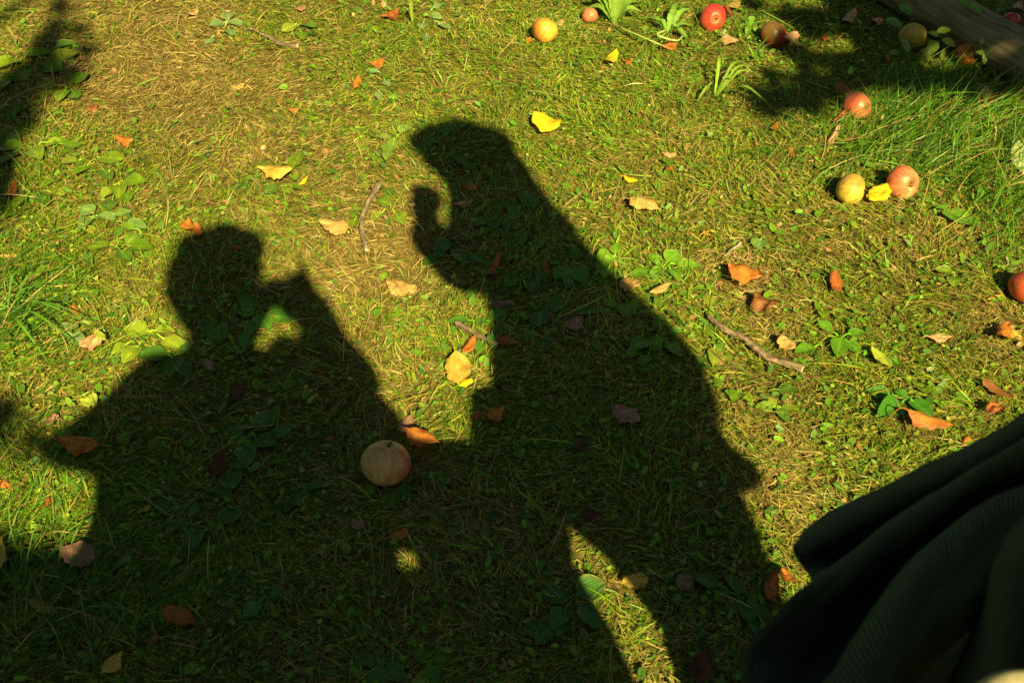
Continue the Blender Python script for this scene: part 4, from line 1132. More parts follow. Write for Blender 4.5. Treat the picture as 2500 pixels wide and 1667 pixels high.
# the camera in the hands: its lens looks where the picture looks
def box_mesh(name, c, size, R, mat, parent=None, root=(0, 0, 0), bevel=.006):
    bm = bmesh.new(); bmesh.ops.create_cube(bm, size=1.0)
    bmesh.ops.scale(bm, vec=size, verts=bm.verts)
    bmesh.ops.bevel(bm, geom=bm.edges[:], offset=bevel, segments=3, affect='EDGES')
    bmesh.ops.transform(bm, matrix=Matrix.Translation(Vector(c) - Vector(root)) @ R.to_4x4(), verts=bm.verts)
    me = bpy.data.meshes.new(name); bm.to_mesh(me); bm.free(); me.materials.append(mat)
    return link(bpy.data.objects.new(name, me), parent)
vd = Vector((0, CP, -SP)); vu = Vector((0, SP, CP)); vr = Vector((1, 0, 0))
RC = Matrix((vr, vd, vu)).transposed()
lens_c = Vector((0, 0, CAM_H))
cc_ = lens_c - vd * .085 + vr * -.030 - vu * .016
cb_ = box_mesh('photo_camera', cc_, (.104, .046, .066), RC, M_BLACK, None, cc_, bevel=.015)
cb_.location = cc_
tag(cb_, 'small black camera held up in the photographer\'s hands', 'camera')
P = tube_np([lens_c - vd * .065, lens_c - vd * .03, lens_c - vd * .012], [.031, .031, .029], 28)
grid_mesh('lens', P, M_BLACK, wrap=True, parent=cb_, offset=cc_)
P = tube_np([cc_ + vr * .048 + vu * .038, cc_ + vr * .048 + vu * .050], [.008, .008], 16)
grid_mesh('shutter_button', P, M_BLACK, wrap=True, parent=cb_, offset=cc_)

# --- the second person, right of the camera, eating an apple
QX = Vector((.46, .16, 0.0))
Y2 = .16
p2 = empty('person', QX, 'person in an oversized dark green corduroy coat, cut by the lower right corner', 'person')
H2 = caster_y(1150, 400, .34)
hand2 = caster_y(1036, 520, .36); wr2 = caster_y(1050, 580, .33); elb2 = caster_y(1135, 655, .26)
s2l = caster_y(1175, 560, .20); s2r = caster_y(1345, 600, .16)
bm = bmesh.new()
R2, at2 = add_head(bm, H2, (-.80, .30, -.28), (0, .1, 1), 1.02)
nk = H2 + Vector((.02, -.03, -.10))
add_limb(bm, [nk + Vector((0, 0, .05)), nk + Vector((.02, -.03, -.08))], [.055, .06])
add_limb(bm, [s2l, (s2l + s2r) / 2 + Vector((0, 0, .03)), s2r], [.05, .07, .055])
add_loft(bm, [(.42, .60, Y2, .85, .08), (.40, .58, Y2, 1.05, .09), (.34, .58, Y2, 1.28, .10), (.36, .56, Y2, 1.38, .08)])
add_limb(bm, [s2l, elb2, wr2], [.045, .036, .024])
add_hand(bm, wr2, (hand2 - wr2), (.8, .1, .3), 1.15, 1, .95)
e2r = caster_y(1640, 930, Y2 - .02); w2r = caster_y(1600, 1040, Y2 + .04)
add_limb(bm, [s2r, e2r, w2r], [.045, .036, .024])
add_hand(bm, w2r, (-.2, .2, -.9), (-.9, .2, .1), .4, 1)
for sx in (.48, .565):
    add_limb(bm, [(sx, Y2, .88), (sx, Y2 + .01, .48), (sx, Y2 - .02, .09)], [.085, .058, .042])
body2 = fuse('body', bm, M_SKIN, p2, QX, .007, 4)
eye_pair(body2, QX, at2)
bm = bmesh.new()
add_ellipsoid(bm, caster_y(1172, 375, .32), .090, .10, .075)
add_limb(bm, [caster_y(1150, 430, .30), caster_y(1185, 480, .27)], [.075, .09])
add_limb(bm, [caster_y(1145, 455, .30), caster_y(1158, 560, .24)], [.05, .066])
add_limb(bm, [caster_y(1190, 400, .32), caster_y(1218, 450, .27), caster_y(1262, 540, .2), caster_y(1300, 640, .16)], [.085, .095, .11, .08])
fuse('hair', bm, M_HAIR, p2, QX, .009, 3, .025)
# cap with a brim pointing to the left
bm = bmesh.new()
add_limb(bm, [caster_y(1058, 378, .32), caster_y(1100, 410, .30)], [.040, .045])
add_ellipsoid(bm, caster_y(1115, 345, .33), .088, .09, .052)
add_limb(bm, [caster_y(1110, 350, .33), caster_y(1060, 342, .33), caster_y(1022, 348, .33)], [.058, .052, .034])
fuse('peaked_cap', bm, M_WOOL, p2, QX, .008, 4)
# corduroy coat: trunk and sleeves as one, then the wide front panel thrown forward
M_CORD_m, nt, N, L = new_mat('green_corduroy')
uvn = N.new('ShaderNodeUVMap'); wv = N.new('ShaderNodeTexWave'); wv.bands_direction = 'Y'; wv.inputs['Scale'].default_value = 36; wv.inputs['Distortion'].default_value = .25
mpn = N.new('ShaderNodeMapping'); mpn.inputs['Rotation'].default_value = (0, 0, math.radians(24))
L.new(uvn.outputs[0], mpn.inputs['Vector']); L.new(mpn.outputs[0], wv.inputs['Vector'])
cr = N.new('ShaderNodeValToRGB'); cr.color_ramp.elements[0].color = (.055, .088, .055, 1); cr.color_ramp.elements[1].color = (.17, .22, .145, 1)
L.new(wv.outputs['Fac'], cr.inputs[0])
b = principled(nt, Roughness=.95, Specular_IOR_Level=.1); b.inputs['Sheen Weight'].default_value = .2; b.inputs['Sheen Tint'].default_value = (.25, .35, .25, 1)
L.new(cr.outputs[0], b.inputs['Base Color'])
bp = N.new('ShaderNodeBump'); bp.inputs['Strength'].default_value = .8; bp.inputs['Distance'].default_value = .002
L.new(wv.outputs['Fac'], bp.inputs['Height']); L.new(bp.outputs[0], b.inputs['Normal'])
out = N.new('ShaderNodeOutputMaterial'); L.new(b.outputs[0], out.inputs['Surface'])
M_CORD = M_CORD_m
M_CORD_PLAIN = noise_mat('green_corduroy_body', (.018, .026, .018), (.035, .048, .032), 30, 4, .95, .1, .5, .003, stretch=(14, 14, 1))
bm = bmesh.new()
coat2 = rows([(520, 1120, 1370, .07, .04), (560, 1150, 1405, .085, .02), (620, 1185, 1425, .10, 0), (700, 1192, 1452, .11, 0), (760, 1192, 1500, .12, 0), (850, 1192, 1560, .11, 0),
              (950, 1195, 1648, .11, 0), (1060, 1245, 1752, .10, 0), (1125, 1290, 1805, .09, 0), (1150, 1310, 1862, .06, 0), (1172, 1330, 1866, .04, 0)], Y2)
add_loft(bm, coat2)
add_limb(bm, [s2l + Vector((.03, 0, 0)), caster_y(1165, 625, .2), elb2, wr2], [.062, .060, .058, .050])
add_limb(bm, [s2r, e2r, w2r], [.07, .075, .06])
cbody = fuse('coat', bm, M_CORD_PLAIN, p2, QX, .011, 5, .02)
# folds of the front panel: points in the photo with their distance from the lens
F = [
 [(1957,1335,.775),(1990,1290,.772),(2060,1240,.765),(2140,1198,.75),(2250,1148,.725),(2360,1100,.70),(2500,1012,.66),(2700,895,.60)],
 [(1960,1345,.755),(2010,1310,.752),(2080,1275,.748),(2160,1235,.735),(2270,1185,.71),(2380,1130,.685),(2510,1045,.65),(2720,930,.59)],
 [(1972,1380,.765),(2040,1350,.785),(2110,1320,.785),(2190,1280,.775),(2300,1220,.755),(2400,1160,.72),(2530,1085,.68),(2730,980,.62)],
 [(1984,1405,.745),(2050,1385,.765),(2120,1345,.765),(2200,1292,.75),(2310,1215,.72),(2410,1150,.69),(2550,1070,.65),(2740,1000,.60)],
 [(1996,1416,.715),(2062,1372,.71),(2130,1325,.70),(2205,1272,.69),(2320,1198,.67),(2430,1130,.645),(2570,1055,.61),(2760,980,.56)],
 [(1928,1484,.72),(2010,1440,.715),(2090,1390,.71),(2180,1330,.70),(2310,1240,.68),(2430,1165,.66),(2590,1085,.62),(2770,1010,.57)],
 [(1868,1554,.735),(1960,1530,.755),(2060,1470,.76),(2160,1390,.755),(2300,1280,.74),(2430,1200,.71),(2600,1120,.67),(2780,1050,.62)],
 [(1836,1600,.74),(1935,1610,.77),(2050,1560,.78),(2150,1460,.775),(2290,1320,.755),(2430,1225,.72),(2610,1150,.68),(2790,1080,.63)],
 [(1829,1660,.735),(1940,1690,.75),(2040,1640,.75),(2155,1500,.74),(2290,1345,.72),(2435,1240,.695),(2620,1170,.65),(2800,1100,.60)],
 [(1826,1730,.72),(1950,1770,.70),(2040,1660,.685),(2170,1470,.67),(2290,1330,.655),(2450,1215,.64),(2640,1170,.60),(2810,1120,.56)],
 [(1840,1860,.70),(1990,1860,.68),(2110,1690,.665),(2215,1520,.655),(2320,1390,.645),(2470,1270,.63),(2650,1210,.60),(2820,1160,.56)],
 [(1900,1960,.70),(2090,1850,.68),(2180,1700,.675),(2225,1620,.67),(2320,1530,.66),(2420,1450,.645),(2560,1370,.62),(2830,1280,.57)],
 [(1960,2000,.74),(2110,1870,.75),(2200,1730,.76),(2250,1650,.77),(2340,1570,.77),(2440,1490,.75),(2580,1400,.72),(2840,1300,.66)],
]
def spline_grid(F, sub_u=10, sub_v=9):
    rowsU = [smooth_path([at(*p) for p in line], sub_u) for line in F]
    m = len(rowsU[0]); cols = [smooth_path([r[j] for r in rowsU], sub_v) for j in range(m)]
    return np.array([[list(cols[j][i]) for j in range(m)] for i in range(len(cols[0]))])
PF = spline_grid(F)
# small cloth unevenness
I, J = np.meshgrid(np.arange(PF.shape[0]), np.arange(PF.shape[1]), indexing='ij')
PF = PF + (fbm(I * .09, J * .07, 14, 3)[..., None] - .5) * np.array([.006, -.008, .010])
panel = grid_mesh('coat_front_panel', PF, M_CORD, parent=cbody, offset=QX)
hemP = tube_np([Vector(p) for p in PF[:, 0][::3]], .0042, 8)
grid_mesh('coat_hem', hemP, M_CORD, wrap=True, parent=panel, offset=QX)
seam = tube_np([Vector(p) + Vector((0, 0, .0012)) for p in PF[:, 7][::3]], .0016, 6)
grid_mesh('coat_seam', seam, M_CORD, wrap=True, parent=panel, offset=QX)
so_ = panel.modifiers.new('thickness', 'SOLIDIFY'); so_.thickness = .004; so_.offset = -1
# second, inner layer at the right: dim lining side of the coat
F2 = [
 [(2290,1900,.74),(2310,1720,.72),(2360,1600,.70),(2400,1500,.68),(2430,1380,.66),(2480,1290,.64),(2600,1200,.60)],
 [(2380,1900,.66),(2400,1740,.63),(2432,1600,.61),(2440,1500,.60),(2450,1400,.60),(2500,1310,.59),(2620,1220,.56)],
 [(2520,1900,.63),(2500,1740,.61),(2510,1600,.59),(2520,1500,.58),(2530,1400,.57),(2560,1310,.56),(2640,1230,.54)],
 [(2700,1900,.66),(2680,1740,.63),(2680,1600,.61),(2680,1500,.60),(2680,1400,.59),(2680,1310,.57),(2700,1230,.55)],
]
lin = grid_mesh('coat_inner_flap', spline_grid(F2), M_CORD, parent=cbody, offset=QX)
so_ = lin.modifiers.new('thickness', 'SOLIDIFY'); so_.thickness = .004; so_.offset = -1
F3 = [
 [(2190,1860,.81),(2190,1780,.80),(2205,1650,.79),(2270,1500,.78),(2420,1380,.76),(2560,1290,.73)],
 [(2420,2000,.84),(2420,1820,.83),(2420,1670,.82),(2440,1520,.81),(2500,1410,.79),(2620,1310,.76)],
 [(2600,2050,.86),(2600,1850,.84),(2600,1700,.83),(2600,1560,.82),(2640,1440,.80),(2700,1350,.76)],
]
bk = grid_mesh('coat_back_panel', spline_grid(F3), M_CORD, parent=cbody, offset=QX)
so_ = bk.modifiers.new('thickness', 'SOLIDIFY'); so_.thickness = .004; so_.offset = -1
for o_ in (panel, lin, bk): o_.data.polygons.foreach_set('use_smooth', np.ones(len(o_.data.polygons), bool))
# long skirt and boots
bm = bmesh.new()
sk = rows([(1180, 1325, 1790, .09, .04), (1240, 1375, 1820, .09, .04), (1300, 1452, 1848, .09, .04), (1360, 1500, 1862, .09, .04), (1480, 1585, 1890, .09, .04), (1600, 1622, 1930, .09, .04), (1700, 1642, 1960, .09, .04)], Y2)
add_loft(bm, [(sk[0][0] + .01, sk[0][1] + .0, sk[0][2], .14, .13)] + sk)
fuse('skirt', bm, M_SKIRT, p2, QX, .012, 5, .02)
for sx in (.485, .57):
    bm = bmesh.new(); add_limb(bm, [(sx, Y2 - .04, .055), (sx, Y2 + .05, .05), (sx - .01, Y2 + .14, .04)], [.050, .048, .036]); add_limb(bm, [(sx, Y2 - .03, .06), (sx, Y2 - .02, .20)], [.048, .05])
    fuse('boot', bm, M_SHOE, p2, QX, .010, 4)
# bitten apple added in the raised hand, unseen, to round out its shadow
bm = bmesh.new(); ac_ = caster_y(1033, 490, .37)
add_ellipsoid(bm, (0, 0, 0), .047, .047, .040); add_limb(bm, [(0, 0, .028), (.002, 0, .044)], [.002, .0015], 6)
for v in bm.verts:
    if v.co.x < -.022: v.co.x = -.044 - v.co.x * .7
me = bpy.data.meshes.new('shadow_apple'); bm.to_mesh(me); bm.free(); me.materials.append(M_SKIN if False else noise_mat('shadow_apple_skin', (.5, .06, .03), (.6, .35, .08), 20, 3, .4, .4, .1, .001))
ha = link(bpy.data.objects.new('shadow_apple', me)); ha.location = ac_
tag(ha, 'unseen bitten apple added in the raised hand to round out its shadow', 'apple')
# canvas bag that hangs at the second person's hip
bm = bmesh.new()
c0 = at(2436, 1612, .50)
add_loft(bm, [(c0.x - .030, c0.x + .045, c0.y - .07, c0.z - .30, .055), (c0.x - .034, c0.x + .050, c0.y - .07, c0.z - .15, .065), (c0.x - .032, c0.x + .048, c0.y - .06, c0.z - .03, .060), (c0.x - .022, c0.x + .040, c0.y - .05, c0.z + .004, .045)])
bag = fuse('shoulder_bag', bm, M_CANVAS, None, c0, .006, 4, .006); bag.location = c0
tag(bag, 'beige canvas bag just visible at the lower right corner below the dark coat', 'bag')
P = tube_np(smooth_path([c0 + Vector((0, -.08, 0)), c0 + Vector((.05, -.09, .03)), c0 + Vector((.13, -.10, .18)), s2r + Vector((-.06, -.02, .075)), s2r + Vector((.0, .0, .085))], 6), .008, 8)
grid_mesh('strap', P, M_CANVAS, wrap=True, parent=bag, offset=c0)
# ---------------------------------------------------------------- apple trees of the orchard around (behind and beside the camera)
GAPS = [(2336,56,26,15,.13),(2395,66,30,14,.13),(2455,120,36,19,.13),(2222,108,24,22,.06),(2290,112,26,26,.04),(2040,108,46,26,0),(2400,140,24,24,.04),(2275,170,40,26,0)]
def leaf_cloud(centers, radii, counts, size, name, parent, root, col, mat, clear=True):
    """leaf-sized faces spread through the volume of the clumps"""
    P, R = [], []
    for c, r, k in zip(centers, radii, counts):
        u = rng.normal(size=(k, 3)); u /= np.linalg.norm(u, axis=1)[:, None]
        P.append(np.array(c) + u * (r * rng.random(k) ** .45)[:, None] * np.array([1, 1, .75]))
    P = np.concatenate(P)
    if clear:   # leaves whose shadow would fall on the sunny lawn in the picture are not there: left out to keep the sun on it
        g = P - np.array(SUN)[None, :] * (P[:, 2] / SUN.z)[:, None]
        px, py, dep = to_px(g)
        bad = (dep > .3) & (px > -250) & (px < 2750) & (py > -200) & (py < 2300)
        P = P[~bad]
    for (hx, hy, ha, hb, hz) in (GAPS if not clear else []):   # gaps in the crown through which the sun reaches the timber and an apple
        g = P - np.array(SUN)[None, :] * ((P[:, 2] - hz) / SUN.z)[:, None]
        px, py, dep = to_px(g)
        P = P[~((((px - hx) / ha) ** 2 + ((py - hy) / hb) ** 2 < 1) & (dep > .3))]
    n = len(P)
    a = rng.normal(size=(n, 3)); a /= np.linalg.norm(a, axis=1)[:, None]
    b = rng.normal(size=(n, 3)); b -= a * (a * b).sum(1)[:, None]; b /= np.linalg.norm(b, axis=1)[:, None]
    s = size * rng.uniform(.7, 1.3, n)
    V = np.stack([P - a * s[:, None], P + b * (s * .5)[:, None], P + a * s[:, None], P - b * (s * .5)[:, None]], 1).reshape(-1, 3)
    C = np.repeat(np.clip(np.array(col)[None] * (1 + rng.normal(0, .25, n))[:, None], .01, .5), 4, 0)
    return np_mesh(name, V, np.arange(4 * n), np.arange(n) * 4, np.full(n, 4), mat, C, parent=parent, offset=root)
M_TREELEAF = thin_mat('tree_leaf', trans=0.25, rough=0.5, spec=0.3, noise_scale=30, noise_amt=0.2)
def shades_frame(p):
    q = np.array([list(Vector(p) - SUN * (p[2] / SUN.z))]); px, py, dep = to_px(q)
    return dep[0] > .3 and -350 < px[0] < 2850 and -300 < py[0] < 2400
def tree(base, limbs, centers, radii, counts, size, label, clear, trunk_r=.13, col=(.055, .12, .018), name='apple_tree'):
    root = Vector(base); e = empty(name, root, label, 'tree', 'orchard trees around the lawn')
    bm = bmesh.new()
    fork = root + Vector((rnd.uniform(-.1, .1), rnd.uniform(-.1, .1), 1.3))
    add_limb(bm, [root + Vector((0, 0, -.05)), root + Vector((.03, .02, .6)), fork], [trunk_r * 1.25, trunk_r, trunk_r * .85], 14)
    for c in limbs:
        c = Vector(c); mid = fork + (c - fork) * .5 + Vector((0, 0, .25))
        if clear and any(shades_frame(fork + (c - fork) * t_) for t_ in (0, .1, .2, .3, .4, .5, .6, .7, .8, .9, 1)): continue
        add_limb(bm, [fork, mid, c], [trunk_r * .55, trunk_r * .3, trunk_r * .12], 8)
    bmesh.ops.recalc_face_normals(bm, faces=bm.faces)
    me = bpy.data.meshes.new('trunk'); bm.to_mesh(me); bm.free()
    for v in me.vertices: v.co -= root
    me.materials.append(M_BARK); link(bpy.data.objects.new('trunk', me), e)
    leaf_cloud(centers, radii, counts, size, 'crown', e, root, col, M_TREELEAF, clear)
    return e
# the two trees whose shade dapples the picture: crown clumps stand where the sun is caught (photo x, y of the shade, radius m)
def shade(table, Lray, jit=.0):
    C, R = [], []
    for k, (x, y, r) in enumerate(table):
        C.append(tuple(ground(x, y) + SUN * (Lray + jit * math.sin(k * 1.7)))); R.append(r)
    return C, R
tA = [(150,15,.035),(140,60,.035),(150,-60,.08),(120,105,.05),(105,150,.055),(150,185,.07),(55,190,.06),(20,235,.07),(210,120,.03),(60,255,.04),(-40,300,.15),(-10,365,.05),(35,300,.025),(0,430,.05),(20,385,.03),(-20,500,.05),(5,470,.035),
      (10,1000,.03),(-20,1040,.045),(90,1068,.02),(-60,1050,.05),(80,290,.015),(195,75,.015)]
C1, R1 = shade(tA, 4.8, .5)
tA2 = [(20,1440,.09),(110,1420,.08),(-60,1400,.09),(60,1500,.12),(180,1480,.10),(-20,1580,.12),(140,1600,.14),(60,1680,.16),(240,1560,.12),(300,1680,.14),(-150,1500,.14),(-120,1680,.2),(230,1420,.05)]
tA2 = [(x, y + 5, r) for x, y, r in tA2]
C2, R2 = shade(tA2, 3.4, .2)
cnt = [int(60 + 9000 * r * r * 1.6) for r in R1 + R2]
baseA = (-2.1, -3.2, 0)
tree(baseA, [C1[5], C1[10], C1[2], C1[12], C2[3], C2[7], C2[11]], C1 + C2, R1 + R2, cnt, .030, 'apple tree behind the photographer whose shade dapples the left edge', False)
tB = [(2010,-20,.07),(2120,-30,.10),(2060,40,.06),(1985,45,.05),(2130,50,.07),(2200,20,.10),(2290,20,.10),(2380,60,.075),(2250,95,.06),(2180,110,.06),(2330,115,.055),(2440,25,.11),(2490,90,.05),(1930,40,.05),
      (1955,140,.055),(1900,110,.035),(2030,150,.05),(2090,180,.045),(1975,200,.05),(1905,235,.05),(1870,265,.035),(1960,255,.045),(2020,225,.035),(1845,225,.025),(2145,205,.035),(2210,165,.03),(1880,185,.03),(2290,170,.035),(2420,165,.04),
      (2480,190,.035),(1830,15,.03),(2130,130,.03),(2560,60,.15),(2600,150,.1),(2050,-15,.10),(1995,85,.06),(2085,95,.06),(2140,80,.05),(2310,150,.05),(2250,60,.09),(2180,60,.08),(2380,190,.035),(2210,215,.03),(2060,210,.04),(2440,200,.03)]
C3, R3 = shade(tB, 3.6, .35)
for (x, y, r) in [(2230,15,.07),(2290,60,.045),(2345,10,.05),(2360,105,.032),(2430,15,.06),(2490,60,.07),(2440,95,.022),(2400,130,.06),(2500,110,.04),(2470,160,.06),(2540,150,.08),(2540,90,.08),(2600,120,.1),(2280,110,.06),(2345,140,.05)]:
    C3.append(tuple(ground(x, y, .17) + SUN * 2.9)); R3.append(r)
cnt = [int(60 + 9000 * r * r * 2.2) for r in R3]
baseB = (4.0, 0.9, 0)
tree(baseB, [C3[1], C3[6], C3[11], C3[14], C3[19], C3[32]], C3, R3, cnt, .030, 'apple tree to the right whose shade dapples the beam and far apples', False)
# trees and shrubs added unseen round the lawn; they darken the light of the sky near the horizon
k = 0
for az in range(0, 360, 24):
    a = math.radians(az + rnd.uniform(-6, 6)); dist = rnd.uniform(5.6, 7.4)
    bx, by = math.sin(a) * dist, 1.2 + math.cos(a) * dist
    if abs(bx) < 2.4 and by > 0: dist += 1.0; bx, by = math.sin(a) * dist, 1.2 + math.cos(a) * dist
    cs, rs = [], []
    for j in range(22):
        cs.append((bx + rnd.uniform(-1.3, 1.3), by + rnd.uniform(-1.3, 1.3), rnd.uniform(.7, 7.6))); rs.append(rnd.uniform(.6, 1.0))
    tree((bx, by, 0), cs[:5], cs, rs, [230] * 22, .14, ['unseen apple tree added beyond the lawn to darken the sky light'][0], True)
    k += 1
# ---------------------------------------------------------------- the lawn itself
def stuff(o, label):
    return tag(o, label, None, None, 'stuff')
# 1 thatch: short flat dry clippings covering the earth
X, Y = scatter(260000); k = keep(X, Y, .8); X, Y = X[k], Y[k]; n = len(X)
d = dryness(X, Y)
c = pick(STRAWS, n, .25); g = pick(GREENS, n, .25); ol = pick(OLIVES, n, .2)
u = rng.random(n)[:, None]
c = np.where(u < (d * .95 + .08)[:, None], c * .72, np.where(u > .80, g, ol * .8)) * (.6 + .75 * fbm(X * 6, Y * 6, 97, 3))[:, None]
az = flow(X, Y) + rng.normal(0, .75, n)
stuff(blades('dry_grass', X, Y, rng.uniform(.010, .032, n), rng.uniform(.0012, .0030, n), az, rng.normal(.05, .16, n), rng.normal(.1, .35, n), c, M_STRAW, 3,
   z0=rng.uniform(.001, .010, n), roll=rng.normal(0, .45, n), kink=rng.normal(0, .7, n)), 'flat layer of dry grass clippings and old stems')
# 2 green short blades
X, Y = scatter(330000, lambda X, Y: np.clip(1.18 - 1.08 * dryness(X, Y), .08, 1)); k = keep(X, Y); X, Y = X[k], Y[k]; n = len(X)
d = dryness(X, Y)
c = pick(GREENS, n, .22); ol = pick(OLIVES, n, .2); c = np.where((rng.random(n) < .10 + .55 * d)[:, None], ol, c) * (.55 + .85 * fbm(X * 5.5, Y * 5.5, 91, 3))[:, None]
clump = .45 + 1.15 * fbm(X * 8, Y * 8, 95, 2)
az = flow(X, Y) + rng.normal(0, .9, n)
stuff(blades('short_grass', X, Y, (clump * rng.gamma(4, .0064, n)).clip(.007, .08), rng.uniform(.0012, .0028, n), az, rng.normal(.32, .26, n).clip(-.1, 1.3), rng.normal(.7, .5, n), c, M_GRASS, 3,
   z0=rng.uniform(0, .006, n), kink=rng.normal(0, .5, n)), 'short mown green grass')
# 3 pale straw on top, in the dry parts in tangles
X, Y = scatter(85000, lambda X, Y: np.clip(1.9 * dryness(X, Y) - .55, .03, 1)); k = keep(X, Y, 1.0); X, Y = X[k], Y[k]; n = len(X)
c = pick(STRAWS, n, .25) * 1.0
az = flow(X, Y) + rng.normal(0, .8, n)
stuff(blades('dry_grass', X, Y, rng.uniform(.014, .055, n), rng.uniform(.0007, .0016, n), az, rng.normal(.14, .16, n), rng.normal(.3, .35, n), c, M_STRAW, 3,
   z0=rng.uniform(.003, .014, n), roll=rng.normal(0, .6, n), kink=rng.normal(0, .6, n)), 'pale straw blades lying loose on the grass')
# 4 fine long wisps, green and straw
X, Y = scatter(4200); k = keep(X, Y, .8); X, Y = X[k], Y[k]; n = len(X)
c = np.where((rng.random(n) < .5)[:, None], pick(GREENS, n) * 1.2, pick(STRAWS, n))
stuff(blades('long_grass', X, Y, rng.uniform(.06, .15, n), rng.uniform(.0011, .0022, n), flow(X, Y) + rng.normal(0, .8, n), rng.normal(.28, .15, n), rng.normal(.55, .3, n), c, M_GRASS, 5,
   z0=rng.uniform(.002, .01, n), kink=rng.normal(0, .5, n)), 'thin long grass blades scattered over the lawn')
# 5 long lush grass at the upper right and left edge
def lush_field(spec, lmin, lmax, wmin, wmax, azm, azs, label, elev=(.5, .22), droop=(.9, .35)):
    XX, YY = [], []
    for (px, py, rx, ry, cnt) in spec:
        qx = rng.normal(px, rx, cnt); qy = rng.normal(py, ry, cnt)
        for a, b in zip(qx, qy):
            if b > 1650 or b < -200: continue
            g_ = ground(a, b); XX.append(g_.x); YY.append(g_.y)
    X, Y = np.array(XX), np.array(YY); k = keep(X, Y, .9); X, Y = X[k], Y[k]; n = len(X)
    c = pick([(.06, .18, .008), (.10, .24, .010), (.045, .13, .012), (.15, .28, .03)], n, .25)
    dry = rng.random(n) < .12; c[dry] = pick(STRAWS, int(dry.sum()))
    return stuff(blades('long_grass', X, Y, rng.uniform(lmin, lmax, n), rng.uniform(wmin, wmax, n), rng.normal(azm, azs, n), rng.normal(*elev, n).clip(.05, 1.4), rng.normal(*droop, n), c, M_GRASS, 5,
        z0=rng.uniform(0, .004, n), kink=rng.normal(0, .35, n)), label)
lush_field([(2330,330,110,70,900),(2180,330,130,70,480),(2430,430,90,70,420),(2300,250,110,40,420),(2120,400,120,60,200),(2450,560,60,60,160)], .06, .20, .0014, .0030, math.radians(33), .62, 'long lush green grass leaning over at the upper right')
lush_field([(2000,300,140,60,500),(1900,60,200,50,700),(1650,200,150,60,220),(1500,40,120,40,350)], .035, .10, .0013, .0026, math.radians(40), 1.1, 'longer green grass around the far apples')
lush_field([(10,740,60,60,170),(0,860,40,40,60)], .08, .20, .0018, .0036, math.radians(22), .5, 'long coarse grass blades reaching in from the left edge', elev=(.22, .12), droop=(.35, .2))
lush_field([(60,1200,110,100,260),(60,1480,120,100,420),(330,1500,160,100,320),(30,700,60,50,220),(40,300,50,150,100)], .05, .13, .0012, .0024, math.radians(60), 1.0, 'longer soft grass at the left edge and lower left')
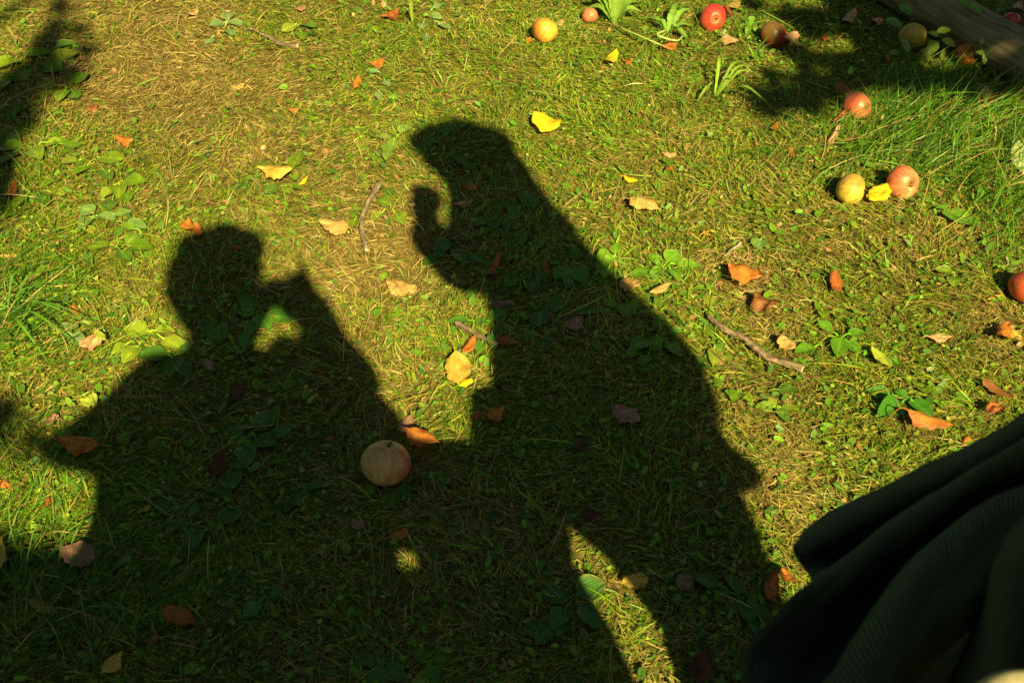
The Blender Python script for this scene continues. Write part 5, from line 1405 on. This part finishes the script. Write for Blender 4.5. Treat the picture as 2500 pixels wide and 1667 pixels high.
# 6 clover and other tiny round leaves
def tiny_leaves(name, n_t, dens, size, pal, label, sides=6, lobes=1, elong=1.0, z=(.006, .020), tilt=.35):
    X, Y = scatter(n_t, dens); k = keep(X, Y); X, Y = X[k], Y[k]; n0 = len(X)
    if lobes == 3:
        a0 = rng.uniform(0, 6.28, n0); s0 = rng.uniform(*size, n0); zz0 = rng.uniform(*z, n0); c0 = pick(pal, n0, .18)
        Xs, Ys, A, S, Z, C = [], [], [], [], [], []
        for j in range(3):
            a = a0 + j * 2.094
            Xs.append(X + np.cos(a) * s0 * .95); Ys.append(Y + np.sin(a) * s0 * .95); A.append(a); S.append(s0); Z.append(zz0); C.append(c0)
        X, Y, A, S, Z, C = map(np.concatenate, (Xs, Ys, A, S, Z, C))
    else:
        A = rng.uniform(0, 6.28, n0); S = rng.uniform(*size, n0); Z = rng.uniform(*z, n0); C = pick(pal, n0, .22)
    n = len(X)
    ax = np.stack([np.cos(A), np.sin(A), rng.normal(0, tilt, n)], -1); ax /= np.linalg.norm(ax, axis=1)[:, None]
    sd = np.stack([-np.sin(A), np.cos(A), rng.normal(0, tilt, n)], -1); sd /= np.linalg.norm(sd, axis=1)[:, None]
    cen = np.stack([X, Y, ground_z(X, Y) + Z], -1)
    ang = np.linspace(0, 2 * math.pi, sides, endpoint=False)
    prof = (1 + .18 * np.cos(ang) if elong > 1.1 else np.ones(sides))
    V = cen[:, None, :] + ax[:, None, :] * (np.cos(ang) * prof)[None, :, None] * (S * elong)[:, None, None] + sd[:, None, :] * (np.sin(ang))[None, :, None] * S[:, None, None]
    mid = cen - np.array([0, 0, 1]) * (S * .22)[:, None]
    V = np.concatenate([V, mid[:, None, :]], 1)
    m = sides + 1
    lp = []
    for j in range(sides): lp += [j, (j + 1) % sides, sides]
    loops = (np.arange(n)[:, None] * m + np.array(lp)[None]).reshape(-1)
    nf = n * sides
    Cc = np.repeat(C, m, 0)
    return stuff(np_mesh(name, V.reshape(-1, 3), loops, np.arange(nf) * 3, np.full(nf, 3), M_GREEN_SMALL, Cc, smooth=True), label)
M_GREEN_SMALL = thin_mat('small_green_leaf', trans=0.25, rough=0.45, spec=0.35, noise_scale=120, noise_amt=0.15)
CL = [(.12, .27, .018), (.16, .32, .02), (.09, .22, .02), (.20, .34, .04)]
tiny_leaves('clover', 8000, lambda X, Y: np.clip(1.0 * blobs(X, Y, LUSH) + .10, 0, 1) * (fbm(X * 6, Y * 6, 81, 2) > .40), (.0030, .0055), CL, 'clover patches in the short grass', 7, 3)
tiny_leaves('ground_cover', 30000, lambda X, Y: np.clip(1.05 - 1.0 * dryness(X, Y), .03, 1), (.0018, .0048), CL + OLIVES, 'tiny round and pointed weed leaves between the grass', 6, 1, 1.0)
tiny_leaves('ground_cover', 15000, lambda X, Y: np.clip(1.1 - 1.0 * dryness(X, Y), .03, 1), (.0026, .0060), CL + [(.10, .20, .05)], 'small oval weed leaves between the grass', 8, 1, 1.9, z=(.006, .018))
tiny_leaves('ground_cover', 3600, lambda X, Y: np.clip(1.15 - 1.0 * dryness(X, Y), .04, 1) * (fbm(X * 5, Y * 5, 83, 2) > .46), (.0045, .0088), [(.11, .22, .014), (.16, .27, .018), (.08, .18, .02)], 'young broad weed leaves lying in the turf', 10, 1, 1.55, z=(.008, .018), tilt=.3)
tiny_leaves('leaf_litter', 2600, None, (.0025, .0065), [(.34, .16, .06), (.45, .28, .12), (.22, .10, .04), (.50, .36, .18)], 'small crumbs of dead leaves in the grass', 5, 1, 1.7, z=(.003, .012), tilt=.5)
